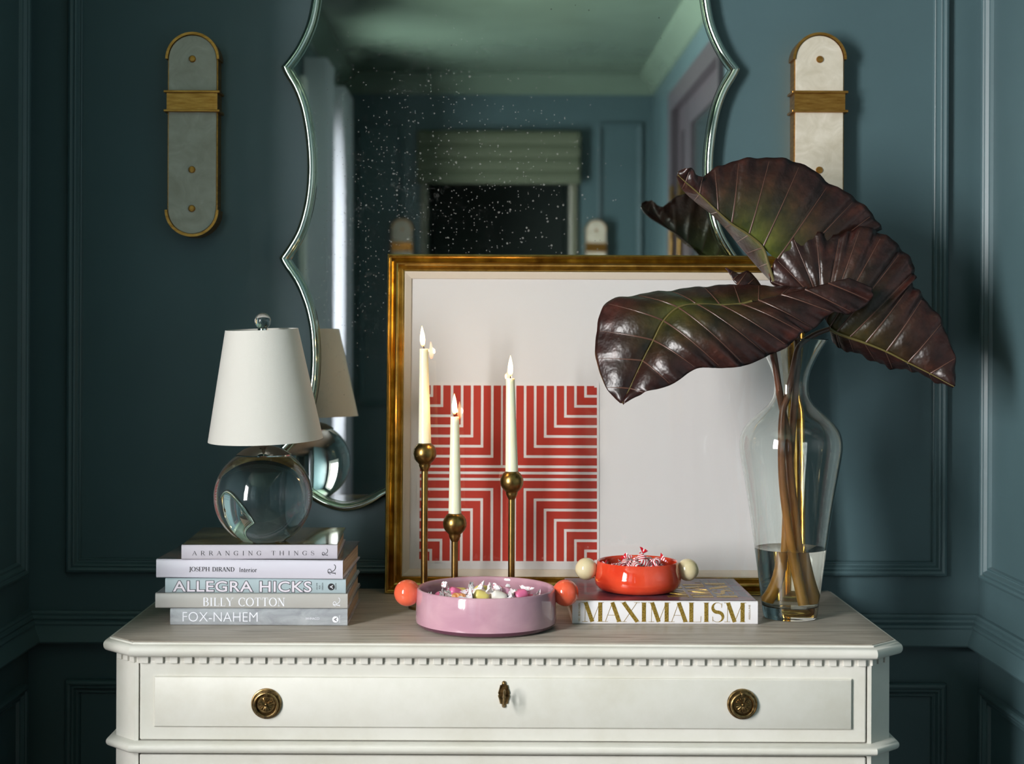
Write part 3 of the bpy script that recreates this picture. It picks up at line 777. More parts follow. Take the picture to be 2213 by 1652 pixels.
def place_lettering(name, quads, mt, parent, x0, z0, wd, ht, y, rot=0.0, lift=0.0004, base01=True, facing='front'):
    """fit the lettering into a box on a spine (local x, z) or on a cover; each quad is a thin raised print"""
    xs = [p.x for q in quads for p in q]; ys = [p.y for q in quads for p in q]
    ax, bx = min(xs), max(xs); ay, by = (0.0, 1.0) if base01 else (min(ys), max(ys))
    mb = MB()
    for k, q in enumerate(quads):
        pts = []
        for p in q:
            u = (p.x-ax)/(bx-ax); v = (p.y-ay)/(by-ay)
            if rot == 90: a, c = x0 + (1-v)*wd, z0 + u*ht
            else: a, c = x0 + u*wd, z0 + v*ht
            pts.append((a, c))
        e = lift + 0.00001*(k % 7)
        if facing == 'front': loops = [[Vector((a, y+0.0003, c)) for a, c in pts], [Vector((a, y-e, c)) for a, c in pts]]
        else: loops = [[Vector((a, c, y-0.0003)) for a, c in pts], [Vector((a, c, y+e)) for a, c in pts]]
        mb.stack(loops)
    return mb.build(name, mt, parent, world=False, smooth=0)
def sans_mesh(txt, offset=0.0, spacing=1.0):
    cu = bpy.data.curves.new('lettering', 'FONT'); cu.body = txt; cu.size = 1.0; cu.offset = offset; cu.space_character = spacing
    cu.resolution_u = 4
    ob = bpy.data.objects.new('lettering', cu); C.objects.link(ob)
    dg = bpy.context.evaluated_depsgraph_get()
    me = bpy.data.meshes.new_from_object(ob.evaluated_get(dg))
    C.objects.unlink(ob); bpy.data.objects.remove(ob); 
    vs = [v.co.copy() for v in me.vertices]; fs = [list(p.vertices) for p in me.polygons]
    bpy.data.meshes.remove(me); return vs, fs
def place_sans(name, txt, mt, parent, x0, z0, wd, ht, y, rot=0, offset=0.0, spacing=1.0, ref=None, lift=0.0004):
    vs, fs = sans_mesh(txt, offset, spacing)
    if ref is None: ref = (min(v.x for v in vs), max(v.x for v in vs), min(v.y for v in vs), max(v.y for v in vs))
    ax, bx, ay, by = ref
    mb = MB(); out = []
    for v in vs:
        u = (v.x-ax)/(bx-ax); q = (v.y-ay)/(by-ay)
        out.append(Vector((x0+(1-q)*wd, y-lift, z0+u*ht)) if rot == 90 else Vector((x0+u*wd, y-lift, z0+q*ht)))
    mb.add(out, fs); return mb.build(name, mt, parent, world=False, smooth=0), ref

# ------------------------------------------------------------------ books
M['ink_black'] = mat('black_ink', (28, 28, 34), 0.6); M['ink_white'] = mat('white_ink', (236, 236, 244), 0.6)
M['ink_gold'] = mat('gold_foil_ink', (178, 146, 62), 0.34, 0.75)
_m = M['ink_gold']; _v = coords(_m); setcol(_m, ramp(_m, noise(_m, _v, 700, 2), [(0.4, (150, 120, 44)), (0.6, (205, 172, 88))]))
M['ink_grey'] = mat('dark_grey_ink', (70, 72, 78), 0.6); M['ink_lilac'] = mat('pale_lilac_ink', (220, 212, 222), 0.6)
M['pages'] = mat('page_edges', (186, 160, 128), 0.85)
_m = M['pages']; _v = coords(_m, scale=(1, 1, 260)); _n = noise(_m, _v, 5, 3); setcol(_m, ramp(_m, _n, [(0.35, (160, 132, 100)), (0.65, (206, 184, 154))])); bump(_m, _n, 0.4, 0.0006)
def jacket(name, col, rough=0.3, coat=0.15): return mat(name, col, rough, coat=coat)
def photo_mat(name, stops, scale=(14, 9, 9), rough=0.18, detail=6, sc_=1.0):
    m = mat(name, (90, 90, 90), rough, coat=0.25); v = coords(m, scale=scale)
    setcol(m, ramp(m, noise(m, v, sc_, detail, 0.62, 0.8), stops)); return m
J = {
 'fox': photo_mat('grey_photo_spine', [(0.3, (136, 138, 144)), (0.5, (160, 163, 168)), (0.7, (178, 181, 185))], (22, 22, 60), 0.3),
 'billy': jacket('warm_grey_jacket', (178, 175, 171)), 'allegra': jacket('pale_blue_cloth', (164, 180, 186), 0.5, 0),
 'dirand': jacket('white_jacket', (208, 204, 216)), 'arr': jacket('soft_white_jacket', (198, 192, 202)), 'max': jacket('white_slipcover', (222, 219, 221)),
 'arr_top': photo_mat('golden_photo_cover', [(0.25, (40, 32, 14)), (0.45, (92, 76, 36)), (0.6, (120, 106, 62)), (0.8, (168, 156, 112))], (9, 22, 9), 0.10),
 'dir_top': photo_mat('dusky_photo_cover', [(0.25, (60, 62, 66)), (0.5, (104, 102, 104)), (0.66, (150, 120, 104)), (0.8, (120, 40, 40))], (8, 12, 8), 0.15),
 'grey_top': photo_mat('pale_photo_cover', [(0.3, (120, 128, 138)), (0.6, (176, 182, 190)), (0.8, (206, 208, 212))], (9, 14, 9), 0.2),
 'max_top': photo_mat('plum_interior_photo_cover', [(0.25, (38, 28, 38)), (0.42, (68, 50, 66)), (0.55, (118, 62, 76)), (0.68, (92, 84, 98)), (0.8, (140, 112, 132))], (26, 40, 20), 0.32),
}
def book(name, label, pxl, pxr, z0, thick, dfront, depth, rot, spine, top, tilt=0.0):
    xl, xr = at(pxl, 1290, dfront).x, at(pxr, 1290, dfront).x
    L = xr - xl
    root = empty('book', ((xl+xr)/2, dfront - D, z0), label, 'book')
    h = L/2; bt = 0.0026
    # board covers (local coordinates: x along the spine, y away from the viewer)
    MB().box((-h, 0.003, 0.0), (h, depth, bt)).build('back_cover', spine, root, world=False, bevel=0.0008)
    MB().box((-h, 0.003, thick-bt), (h, depth, thick)).build('front_cover', top, root, world=False, bevel=0.0008)
    mb = MB(); prof = [(0.0075, 0.0), (0.0030, 0.0), (0.0010, 0.0007), (0.0, 0.0025), (0.0, thick-0.0025), (0.0010, thick-0.0007), (0.0030, thick), (0.0075, thick)]
    inn = [(0.0075, thick-0.0018), (0.0026, thick-0.0018), (0.0026, 0.0018), (0.0075, 0.0018)]
    mb.stack([[Vector((x, y, z)) for y, z in prof+inn] for x in (-h-0.0001, h+0.0001)])
    sp = mb.build('spine', spine, root, world=False, smooth=50)
    mb = MB(); mb.box((-h+0.0035, 0.0030, bt), (h-0.0035, depth-0.0045, thick-bt)); mb.build('page_block', M['pages'], root, world=False, smooth=0)
    root.rotation_euler = (0, 0, math.radians(rot))
    return root, sp, L
def on(L, pxl, pxr, a): return -L/2 + L*(a-pxl)/(pxr-pxl)
def rscript(name, mt, sp, x, z, s):   # swash capital R, lying on its back as on the spines
    st = [([(0.05,0.0),(0.22,0.95)],0.10), ([(-0.05,0.62),(0.10,0.92),(0.34,1.0)]+arc(0.42,0.78,0.20,0.20,70,-80,8)+[(0.24,0.50)],0.07), ([(0.26,0.50),(0.42,0.22),(0.62,0.04),(0.92,-0.02),(1.14,0.06),(1.20,0.20)],0.08), ([(-0.10,0.0),(0.18,0.0)],0.05)]
    q = []
    for pts, wd in st: ribbon(q, [tuple(p[:2]) for p in cr([(a, b, 0) for a, b in pts], 4)], 'T', wd, wd, 1, 0, 0)
    mb = MB()
    for k, qq in enumerate(q):
        pp = [(x - (p.y-0.5)*s, z + (p.x-0.5)*s) for p in qq]
        mb.stack([[Vector((a, 0.0003, c)) for a, c in pp], [Vector((a, -0.0004-0.00001*(k % 5), c)) for a, c in pp]])
    mb.build(name, mt, sp, world=False, smooth=0)
def disc(name, mt, sp, x, z, r, y=0.0):
    mb = MB(); mb.lathe([(r, 0.0003), (r, -0.0004+y)], (x, 0, z), 28, 'Y'); mb.build(name, mt, sp, world=False, smooth=0)

Z = TOPZ; DB = 2.398
b1, sp, L = book('book', 'grey photographic book lettered FOX-NAHEM, lowest of the stack', 368, 751, Z, 0.0272, DB, 0.240, 0.0, J['fox'], J['grey_top'])
f = lambda a: on(L, 368, 751, a)
place_sans('title_lettering', 'FOX-NAHEM', M['ink_white'], sp, f(395), 0.0062, f(557)-f(395), 0.0152, 0, offset=-0.012)
place_sans('author_lettering', 'IANNACCI', M['ink_white'], sp, f(661), 0.0100, f(690)-f(661), 0.0036, 0)
disc('publisher_mark', M['ink_white'], sp, f(725), 0.0105, 0.0050); place_sans('publisher_letter', 'A', M['ink_black'], sp, f(722), 0.0075, 0.0046, 0.0060, 0, rot=90, lift=0.0007)
place_sans('publisher_name', 'ABRAMS', M['ink_white'], sp, f(733), 0.0050, 0.0016, 0.0120, 0, rot=90)
Z += 0.0273
b2, sp, L = book('book', 'warm grey book lettered BILLY COTTON in white, second from the bottom', 336, 751, Z, 0.0240, DB, 0.240, 0.3, J['billy'], J['grey_top'])
f = lambda a: on(L, 336, 751, a)
place_lettering('title_lettering', serif_mesh('BILLY COTTON', 0.14, 0.045, 0.05), M['ink_white'], sp, f(440), 0.0040, f(616)-f(440), 0.0130, 0)
rscript('publisher_mark', M['ink_white'], sp, f(727), 0.0100, 0.0105)
Z += 0.0241
b3, sp, L = book('book', 'pale blue cloth book lettered ALLEGRA HICKS, middle of the stack', 357, 747, Z, 0.0234, DB, 0.236, 0.0, J['allegra'], J['grey_top'])
f = lambda a: on(L, 357, 747, a)
_, rf = place_sans('title_lettering', 'ALLEGRA HICKS', M['ink_lilac'], sp, f(374), 0.0024, f(673)-f(374), 0.0172, 0, offset=0.012, spacing=1.06, lift=0.0006)
place_sans('title_outline', 'ALLEGRA HICKS', M['ink_grey'], sp, f(374), 0.0024, f(673)-f(374), 0.0172, 0, offset=0.050, spacing=1.06, ref=rf, lift=0.0003)
for k, tx in enumerate(('AN EYE', 'FOR', 'DESIGN')):
    place_sans('subtitle_lettering', tx, M['ink_grey'], sp, f(685+6*k)-0.0012, 0.0062+0.0012*(k == 1), 0.0022, (0.0110, 0.0060, 0.0112)[k], 0, rot=90)
disc('publisher_mark', M['ink_black'], sp, f(716), 0.0110, 0.0055); place_sans('publisher_letter', 'A', M['ink_white'], sp, f(713), 0.0080, 0.0050, 0.0062, 0, rot=90, lift=0.0007)
place_sans('publisher_name', 'ABRAMS', M['ink_black'], sp, f(724.5), 0.0064, 0.0018, 0.0105, 0, rot=90)
Z += 0.0235
b4, sp, L = book('book', 'white book lettered JOSEPH DIRAND Interior, second from the top', 336, 741, Z, 0.0300, DB, 0.236, -1.7, J['dirand'], J['dir_top'])
f = lambda a: on(L, 336, 741, a)
place_lettering('title_lettering', serif_mesh('JOSEPH DIRAND', 0.15, 0.05, 0.03), M['ink_black'], sp, f(408), 0.0112, f(506)-f(408), 0.0068, 0)
place_lettering('subtitle_lettering', serif_mesh('Interior', 0.12, 0.05, 0.02, 0.10), M['ink_black'], sp, f(517), 0.0106, f(555)-f(517), 0.0068, 0)
rscript('publisher_mark', M['ink_black'], sp, f(717), 0.0150, 0.0120)
Z += 0.0301
b5, sp, L = book('book', 'soft white book lettered ARRANGING THINGS under the lamp', 393, 728, Z, 0.0232, DB+0.004, 0.225, 2.2, J['arr'], J['arr_top'])
f = lambda a: on(L, 393, 728, a)
place_lettering('title_lettering', serif_mesh('ARRANGING THINGS', 0.085, 0.03, 0.62, 0.08), M['ink_black'], sp, f(416), 0.0068, f(678)-f(416), 0.0068, 0)
rscript('publisher_mark', M['ink_black'], sp, f(701), 0.0105, 0.0085)
STACK = Z + 0.0232
# the single book under the red dish
DM = 2.424
b6, sp, L = book('book', 'white book lettered MAXIMALISM in gold under the red dish', 1237, 1638, TOPZ, 0.0375, DM, 0.232, 0.4, J['max'], J['max_top'])
f = lambda a: on(L, 1237, 1638, a)
place_lettering('title_lettering', serif_mesh('MAXIMALISM', 0.18, 0.018, 0.0, 0.13), M['ink_gold'], sp, f(1257), 0.0040, f(1613)-f(1257), 0.0312, 0)
place_lettering('author_lettering', serif_mesh('SIG BERGAMIN', 0.13, 0.05, 0.03), M['ink_gold'], sp, f(1250), 0.0045, 0.0030, 0.0300, 0, rot=90)
place_sans('publisher_name', 'ASSOULINE', M['ink_gold'], sp, f(1618), 0.0078, 0.0028, 0.0240, 0, rot=90)
cov = [c for c in b6.children if c.name.startswith('front_cover')][0]
qs = serif_mesh('MAXIMALISM', 0.17, 0.03, -0.03, 0.13)
# cover title in three gold lines, read from the spine end
for k, tx in enumerate(('MAX', 'IMAL', 'ISM')):
    place_lettering('cover_lettering', serif_mesh(tx, 0.2, 0.04, 0.02, 0.13), M['ink_gold'], cov, 0.015+0.040*k-0.005, 0.035, 0.034, 0.150, 0.0375, rot=90, facing='up')
M['grey_window'] = mat('printed_grey_panes', (112, 114, 126), 0.4)
for i in range(3):
    for j in range(4):
        x_ = 0.098 + 0.0150*j - 0.012; y_ = 0.045 + 0.058*i
        MB().box((x_, y_, 0.0372), (x_+0.0125, y_+0.050, 0.0377)).build('printed_pane', M['grey_window'], cov, world=False, smooth=0)
# ------------------------------------------------------------------ table lamp
DL = 2.452
lx = at(569, 1070, DL).x; RB = 0.0800
lamp = empty('table_lamp', (lx, DL - D, STACK+0.0003), 'small crystal ball table lamp with a white tapered shade', 'lamp')
zc = STACK + 0.0003 + RB*0.90
def lw(name, prof, mt, n=64, **k):
    mm = MB(); mm.lathe(prof, (lx, DL - D, 0), n); return mm.build(name, mt, lamp, **k)
a0 = math.acos(-0.90); cut = math.radians(33)
prof = [(0, zc-RB*0.90)] + [(RB*math.sin(a0+(cut-a0)*i/44), zc+RB*math.cos(a0+(cut-a0)*i/44)) for i in range(45)] + [(0, zc+RB*math.cos(cut))]
lw('crystal_ball', prof, M['crystal'], 96, smooth=60)
zcap = zc + RB*math.cos(cut); rc = RB*math.sin(cut)
lw('nickel_cap', [(0, zcap+0.0004), (rc+0.0016, zcap+0.0004), (rc+0.0018, zcap+0.0022), (rc-0.001, zcap+0.004), (rc*0.72, zcap+0.0108), (rc*0.42, zcap+0.0150), (0.010, zcap+0.0168), (0, zcap+0.0168)], M['chrome'])
sh_b, sh_t = at(574, 951, DL).z, at(566, 712, DL).z
lw('neck', [(0.009, zcap+0.0160), (0.0095, zcap+0.0205), (0.0066, zcap+0.0215), (0.0066, zcap+0.034), (0.0085, zcap+0.035), (0.0085, zcap+0.038), (0.0055, zcap+0.039), (0.0055, sh_b+0.05), (0.0, sh_b+0.05)], M['chrome'], 32)
zm = (sh_b+sh_t)/2; hh = (sh_t-sh_b)/2; rb_, rt_ = 0.0932, 0.0590
mm = MB(); th = 0.0012
mm.lathe([(rb_, -hh), (rt_, hh), (rt_-th, hh), (rb_-th, -hh), (rb_, -hh)], (0, 0, 0), 72, cap=False)
shade = mm.build('lamp_shade', M['linen'], lamp, world=False, smooth=50)
shade.location = Vector(((at(570, 830, DL)).x, DL - D, zm)) - lamp.location
shade.rotation_euler = (math.radians(2.2), math.radians(-1.9), 0)
mm = MB(); mm.tube([(-rt_+0.001, 0, hh-0.006), (rt_-0.001, 0, hh-0.006)], 0.0012, 8); mm.tube([(0, -rt_+0.001, hh-0.006), (0, rt_-0.001, hh-0.006)], 0.0012, 8)
mm.tube([(0.0, 0, -hh+0.03), (0.0, 0, hh-0.004)], 0.004, 10)
mm.build('shade_spider', M['chrome'], shade, world=False)
fz = at(568, 694, DL); mm = MB(); mm.lathe([(0.0085, -0.0165), (0.0080, -0.0125), (0.0060, -0.0110), (0.0068, -0.0105)], (0, 0, 0), 24); mm.lathe([(0.004, -0.026), (0.004, -0.0165)], (0, 0, 0), 16)
fin = mm.build('finial', M['chrome'], lamp, world=False); fin.location = Vector((fz.x, DL-D, fz.z)) - lamp.location
mm = MB(); mm.ball((0, 0, 0), 0.0134, 40, 24); mm.build('finial_ball', M['crystal'], fin, world=False, smooth=60)

# ------------------------------------------------------------------ lilac dish with coral ball handles
def glassy(name, col, col2, rough=0.06, sss=0.0):
    m = mat(name, col, rough, coat=0.6, sss=sss, sssr=(1, 0.6, 0.6)); v = coords(m, scale=(1, 1, 1.6))
    setcol(m, ramp(m, noise(m, v, 16, 4, 0.5, 0.6), [(0.35, col), (0.7, col2)])); return m
M['lilac'] = glassy('lilac_opal_glass', (182, 138, 154), (198, 156, 168))
M['plum'] = mat('plum_glass_base', (92, 52, 70), 0.05, coat=0.5)
M['coral'] = glassy('coral_glass', (224, 88, 58), (236, 108, 76), 0.05)
M['red'] = glassy('red_orange_glass', (206, 58, 34), (220, 78, 48), 0.05)
M['onyx'] = glassy('cream_onyx_glass', (206, 190, 146), (222, 210, 176), 0.06)
DP = 2.408; pc_ = at(1050.5, 1290, DP); px_, py_ = pc_.x, DP - D
dish = empty('candy_dish', (px_, py_, TOPZ), 'lilac glass candy dish with two coral ball handles', 'dish')
R1 = 0.1128
mm = MB(); mm.lathe([(0, 0.0095), (R1-0.012, 0.0095), (R1-0.0062, 0.0125), (R1-0.0052, 0.018), (R1-0.0070, 0.054), (R1-0.0072, 0.0590), (R1-0.0058, 0.0612), (R1-0.0040, 0.0618), (R1-0.0024, 0.0608), (R1-0.0018, 0.0580), (R1-0.0004, 0.026), (R1, 0.014), (R1-0.0004, 0.0085), (0, 0.0085)], (px_, py_, TOPZ), 96)
mm.build('bowl', M['lilac'], dish, smooth=60)
mm = MB(); mm.lathe([(0, 0.0003), (R1-0.0140, 0.0003), (R1-0.0070, 0.0012), (R1-0.0022, 0.0042), (R1-0.0006, 0.0086), (0, 0.0086)], (px_, py_, TOPZ), 96); mm.build('base', M['plum'], dish, smooth=50)
for s, a in ((-1, 880), (1, 1222)):
    q = at(a, 1282, DP); mm = MB(); mm.ball((q.x, py_, q.z), 0.0212, 48, 24); mm.build('ball_handle', M['coral'], dish, smooth=80)
# ------------------------------------------------------------------ red dish with cream ball handles
DR_ = 2.530; zq = TOPZ + 0.0377
rc_ = at(1378, 1260, DR_); rx_, ry_ = rc_.x, DR_ - D
rdish = empty('candy_dish', (rx_, ry_, zq), 'small red orange glass candy dish with cream ball handles on the book', 'dish')
mm = MB(); R2 = 0.0728
mm.lathe([(0, 0.005), (R2-0.016, 0.005), (R2-0.008, 0.0085), (R2-0.0045, 0.018), (R2-0.0085, 0.046), (R2-0.0078, 0.0486), (R2-0.0062, 0.0494), (R2-0.0048, 0.0482), (R2-0.0010, 0.028), (R2, 0.018), (R2-0.0020, 0.0095), (R2-0.0080, 0.0030), (R2-0.0150, 0.0004), (0, 0.0004)], (rx_, ry_, zq), 80)
mm.build('bowl', M['red'], rdish, smooth=60)
for a, yy in ((1267, 1230), (1486, 1232)):
    q = at(a, yy, DR_); mm = MB(); mm.ball((q.x, ry_, q.z), 0.0187, 48, 24); mm.build('ball_handle', M['onyx'], rdish, smooth=80)

# ------------------------------------------------------------------ sweets
def candy_body(l, r, mt, name, flat=0.8):
    prof = []
    for i in range(13):
        t = -1 + 2*i/12; prof.append((r*(1-abs(t)**4.5)**0.5 if abs(t) < 1 else 0.0, l/2*t))
    mm = MB(); mm.lathe(prof, (0, 0, 0), 14, 'X', sy=flat); return mm
def twist(l, r, k, seed):
    q = random.Random(seed); mm = MB(); rows = []
    for j, (x, rr) in enumerate(((-0.001, 0.30), (0.12*r, 0.20), (0.42*r, 0.55), (0.85*r, 0.95))):
        row = []
        for i in range(15):
            a = 2*PI*i/14; wv = 1 + (0.45*math.sin(a*k) if j > 1 else 0) + (q.uniform(-0.22, 0.22) if (j > 1 and i < 14) else 0)
            if i == 14: row.append(row[0].copy()); continue
            row.append(Vector((l/2 + x + (q.uniform(-0.1, 0.1)*r if j == 3 else 0), rr*r*wv*math.cos(a), 0.62*rr*r*wv*math.sin(a))))
        rows.append(row)
    mm.grid(rows); return mm
def stripes(name, c1, c2, scale=120, dist=2.0, thr=0.5):
    m = mat(name, c1, 0.3); v = coords(m)
    wv = nd(m, 'ShaderNodeTexWave'); wv.inputs['Scale'].default_value = scale; wv.inputs['Distortion'].default_value = dist; wv.inputs['Detail'].default_value = 1
    wv.bands_direction = 'DIAGONAL'; lk(m, v, wv.inputs['Vector'])
    setcol(m, ramp(m, wv.outputs['Fac'], [(thr, c1), (thr+0.04, c2)])); return m
M['wax_paper'] = mat('waxed_wrapper_paper', (236, 232, 236), 0.4)
_m = M['wax_paper']; _v = coords(_m); _n = noise(_m, _v, 330, 3, 0.6); setcol(_m, ramp(_m, _n, [(0.60, (240, 236, 240)), (0.66, (182, 44, 76))]))
TAFFY = [('pink', (236, 120, 166)), ('pale pink', (240, 176, 206)), ('yellow', (238, 220, 130)), ('peach', (238, 172, 118)), ('teal', (96, 156, 160)), ('tan', (196, 158, 126)), ('cream', (240, 234, 226))]
tm = {}
for nm, c_ in TAFFY: tm[nm] = mat('taffy_' + nm.replace(' ', '_'), c_, 0.3)
tm['peach'] = stripes('taffy_swirl', (240, 180, 128), (216, 130, 70), 90, 3)
TL = 0.0260
proto = {}
for nm, _c in TAFFY: 
    proto[nm] = candy_body(TL, 0.0105, None, nm).build('taffy', tm[nm], smooth=60); C.objects.unlink(proto[nm])
tw = [twist(TL, 0.0108, k, k) for k in (2, 3)]
twm = [t.build('wrapper_twist', M['wax_paper'], smooth=60) for t in tw]
for t in twm: C.objects.unlink(t)
def put_candy(body, name, pos, rot, label, cat, group, twists, s=1.0):
    o = body.copy(); o.name = name; C.objects.link(o); o.location = pos; o.rotation_euler = rot; o.scale = (s, s, s)
    tag(o, label, cat, group)
    for k in range(2):
        t = twists[R.randrange(len(twists))].copy(); t.name = 'wrapper_twist'; C.objects.link(t); t.parent = o
        t.rotation_euler = (R.uniform(0, 6.28), R.uniform(-0.35, 0.35), (PI if k else 0) + R.uniform(-0.4, 0.4))
    return o
def scatter(n, rad, mind, tries=4000):
    pts = []
    for _ in range(tries):
        a, r = R.uniform(0, 2*PI), rad*math.sqrt(R.random())
        p = (r*math.cos(a), r*math.sin(a))
        if all((p[0]-q[0])**2 + (p[1]-q[1])**2 > mind*mind for q in pts): pts.append(p)
        if len(pts) == n: break
    return pts
def where(x, y, top, low, r, handle):
    if low: return 'buried under the others'
    if top: return 'atop the heap, ' + ('left ' if x < -0.008 else 'right ' if x > 0.008 else 'centre ') + ('front' if y < 0 else 'back')
    if x*x + y*y < r*r: return 'amid the heap, ' + ('left ' if x < -0.012 else 'right ' if x > 0.012 else 'middle ') + ('front' if y < 0 else 'back')
    if abs(x) > abs(y): return 'beside the ' + ('left ' if x < 0 else 'right ') + handle + ' handle, ' + ('front' if y < 0 else 'back')
    return ('along the front rim, ' if y < 0 else 'along the back rim, ') + ('left part' if x < -0.012 else 'right part' if x > 0.012 else 'centre')
order = ['pink', 'pale pink', 'yellow', 'peach', 'pink', 'cream', 'teal', 'tan', 'pale pink', 'yellow', 'cream']
cnt = 0
for zz, nn, rad in ((TOPZ+0.0200, 13, 0.076), (TOPZ+0.0300, 16, 0.080), (TOPZ+0.0405, 24, 0.082), (TOPZ+0.0495, 8, 0.055)):
    for (x, y) in scatter(nn, rad, 0.026):
        nm = order[cnt % len(order)]; cnt += 1
        put_candy(proto[nm], 'taffy', (px_+x, py_+y, zz + R.uniform(-0.0015, 0.0025)), (R.uniform(-0.4, 0.4), R.uniform(-0.45, 0.45), R.uniform(0, 6.28)),
                  nm + ' taffy ' + where(x, y, zz > TOPZ+0.047, zz < TOPZ+0.035, 0.05, 'coral') + ' in the lilac dish', 'candy', 'taffies in the lilac dish', twm)
M['mint'] = stripes('striped_mint_wrapper', (238, 232, 234), (190, 22, 40), 105, 1.2, 0.52)
mb_ = candy_body(0.0190, 0.0080, None, 'mint', 0.75).build('mint_candy', M['mint'], smooth=60); C.objects.unlink(mb_)
mtw = [twist(0.0190, 0.0088, k, 20+k).build('wrapper_twist', M['mint'], smooth=60) for k in (3, 4)]
for t in mtw: C.objects.unlink(t)
for zz, nn, rad in ((zq+0.0130, 8, 0.044), (zq+0.0250, 10, 0.046), (zq+0.0360, 13, 0.047), (zq+0.0455, 6, 0.034)):
    for (x, y) in scatter(nn, rad, 0.021):
        put_candy(mb_, 'mint_candy', (rx_+x, ry_+y, zz + R.uniform(-0.001, 0.002)), (R.uniform(-0.5, 0.5), R.uniform(-0.5, 0.5), R.uniform(0, 6.28)),
                  'striped mint ' + where(x, y, zz > zq+0.044, zz < zq+0.03, 0.03, 'cream') + ' in the red dish', 'candy', 'striped mints in the red dish', mtw)
o = put_candy(mb_, 'mint_candy', (rx_+0.004, ry_-0.006, zq+0.0535), (0.3, -0.75, 0.4), 'topmost striped mint, its wrapper sticking up above the red dish', 'candy', 'striped mints in the red dish', mtw)

# ------------------------------------------------------------------ candlesticks, candles, flames
m_ = bpy.data.materials.new('candle_flame'); m_.use_nodes = True; M['flame'] = m_
nt = m_.node_tree; nt.nodes.remove(nt.nodes['Principled BSDF'])
tc = nd(m_, 'ShaderNodeTexCoord'); sx = nd(m_, 'ShaderNodeSeparateXYZ'); lk(m_, tc.outputs['Generated'], sx.inputs[0])
cr_ = ramp(m_, sx.outputs[2], [(0.0, (255, 120, 40)), (0.12, (255, 190, 90)), (0.35, (255, 232, 176)), (0.8, (255, 226, 160)), (1.0, (255, 170, 80))])
em = nd(m_, 'ShaderNodeEmission'); em.inputs['Strength'].default_value = 11.0; lk(m_, cr_, em.inputs[0]); lk(m_, em.outputs[0], nt.nodes['Material Output'].inputs[0])
def candlestick(xb, yb, d, ybase, ytop, xt, label_s, label_c, lean=0.0):
    c = at(xb, yb, d); y = d - D; ball = 0.0200
    st = empty('candlestick', (c.x, y, TOPZ), label_s, 'candlestick', 'brass ball candlesticks')
    mm = MB(); mm.lathe([(0, 0.0004), (0.0265, 0.0004), (0.0270, 0.0025), (0.0255, 0.0048), (0.010, 0.0075), (0.0075, 0.012), (0.0062, 0.014)], (c.x, y, TOPZ), 40); mm.build('foot', M['brass'], st)
    mm = MB(); mm.lathe([(0.0057, TOPZ+0.011), (0.0057, c.z-ball-0.010)], (c.x, y, 0), 24); mm.build('rod', M['brass'], st)
    mm = MB(); pr = [(0.0058, -ball-0.0105), (0.0080, -ball-0.006), (0.0102, -ball-0.0008), (0.0096, -ball+0.0012)]
    pr += [(ball*math.sin(PI - PI*i/24), -ball*math.cos(PI*i/24)) for i in range(5, 21)] + [(0.0112, ball*0.86), (0.0108, ball*0.80), (0, ball*0.78)]
    mm.lathe(pr, (c.x, y, c.z), 40); mm.build('ball_cup', M['brass'], st, smooth=60)
    zb, zt = c.z + ball*0.80, at(xt, ytop, d).z; xtop = at(xt, ytop, d).x
    cd = empty('candle', (c.x, y, zb), label_c, 'candle', 'lit ivory taper candles')
    n_ = 14; pts = [Vector((c.x + (xtop-c.x)*i/n_, y, zb + (zt-zb)*i/n_)) for i in range(n_+1)]
    rad = [0.0108 - 0.0036*(i/n_) for i in range(n_+1)]
    mm = MB(); mm.tube(pts + [pts[-1] + Vector((0, 0, 0.0006))], rad + [rad[-1]*0.93], 28); mm.build('wax', M['candle'], cd, smooth=40)
    tp = pts[-1]; mm = MB(); mm.tube([tp + Vector((0, 0, -0.002)), tp + Vector((0.0002, 0, 0.003)), tp + Vector((lean*0.002, 0, 0.006)), tp + Vector((lean*0.0035, 0, 0.008))], [0.0010, 0.0009, 0.0008, 0.0006], 8); mm.build('wick', M['wick'], cd)
    fh_ = 0.036; pr = [(0, 0)] + [(0.0043*(math.sin(PI*min(1, (t_*1.0))**0.62))**0.9, fh_*t_) for t_ in [i/16 for i in range(1, 16)]] + [(0, fh_)]
    mm = MB(); mm.lathe(pr, (0, 0, 0), 20); fl_ = mm.build('flame', M['flame'], cd, world=False, smooth=80)
    fl_.location = tp + Vector((lean*0.0016, 0, 0.0042)) - cd.location; fl_.rotation_euler = (0, math.radians(lean*3), 0)
    l = bpy.data.lights.new('candle_light', 'POINT'); l.energy = 0.55; l.color = (1.0, 0.55, 0.22); l.shadow_soft_size = 0.006
    lo = bpy.data.objects.new('candle_light', l); C.objects.link(lo); lo.location = tp + Vector((lean*0.001, -0.0, 0.020)); 
    return st
candlestick(918, 980, 2.560, 958, 755, 916, 'tallest brass ball candlestick, nearest the left frame edge', 'lit ivory taper in the tallest candlestick', -1.0)
candlestick(983, 1132, 2.535, 1110, 902, 983, 'shortest brass ball candlestick, between the two others', 'lit ivory taper in the shortest candlestick', -0.3)
candlestick(1106, 1041, 2.560, 1020, 819, 1103, 'mid height brass ball candlestick in front of the print centre', 'lit ivory taper in the mid height candlestick', 0.0)
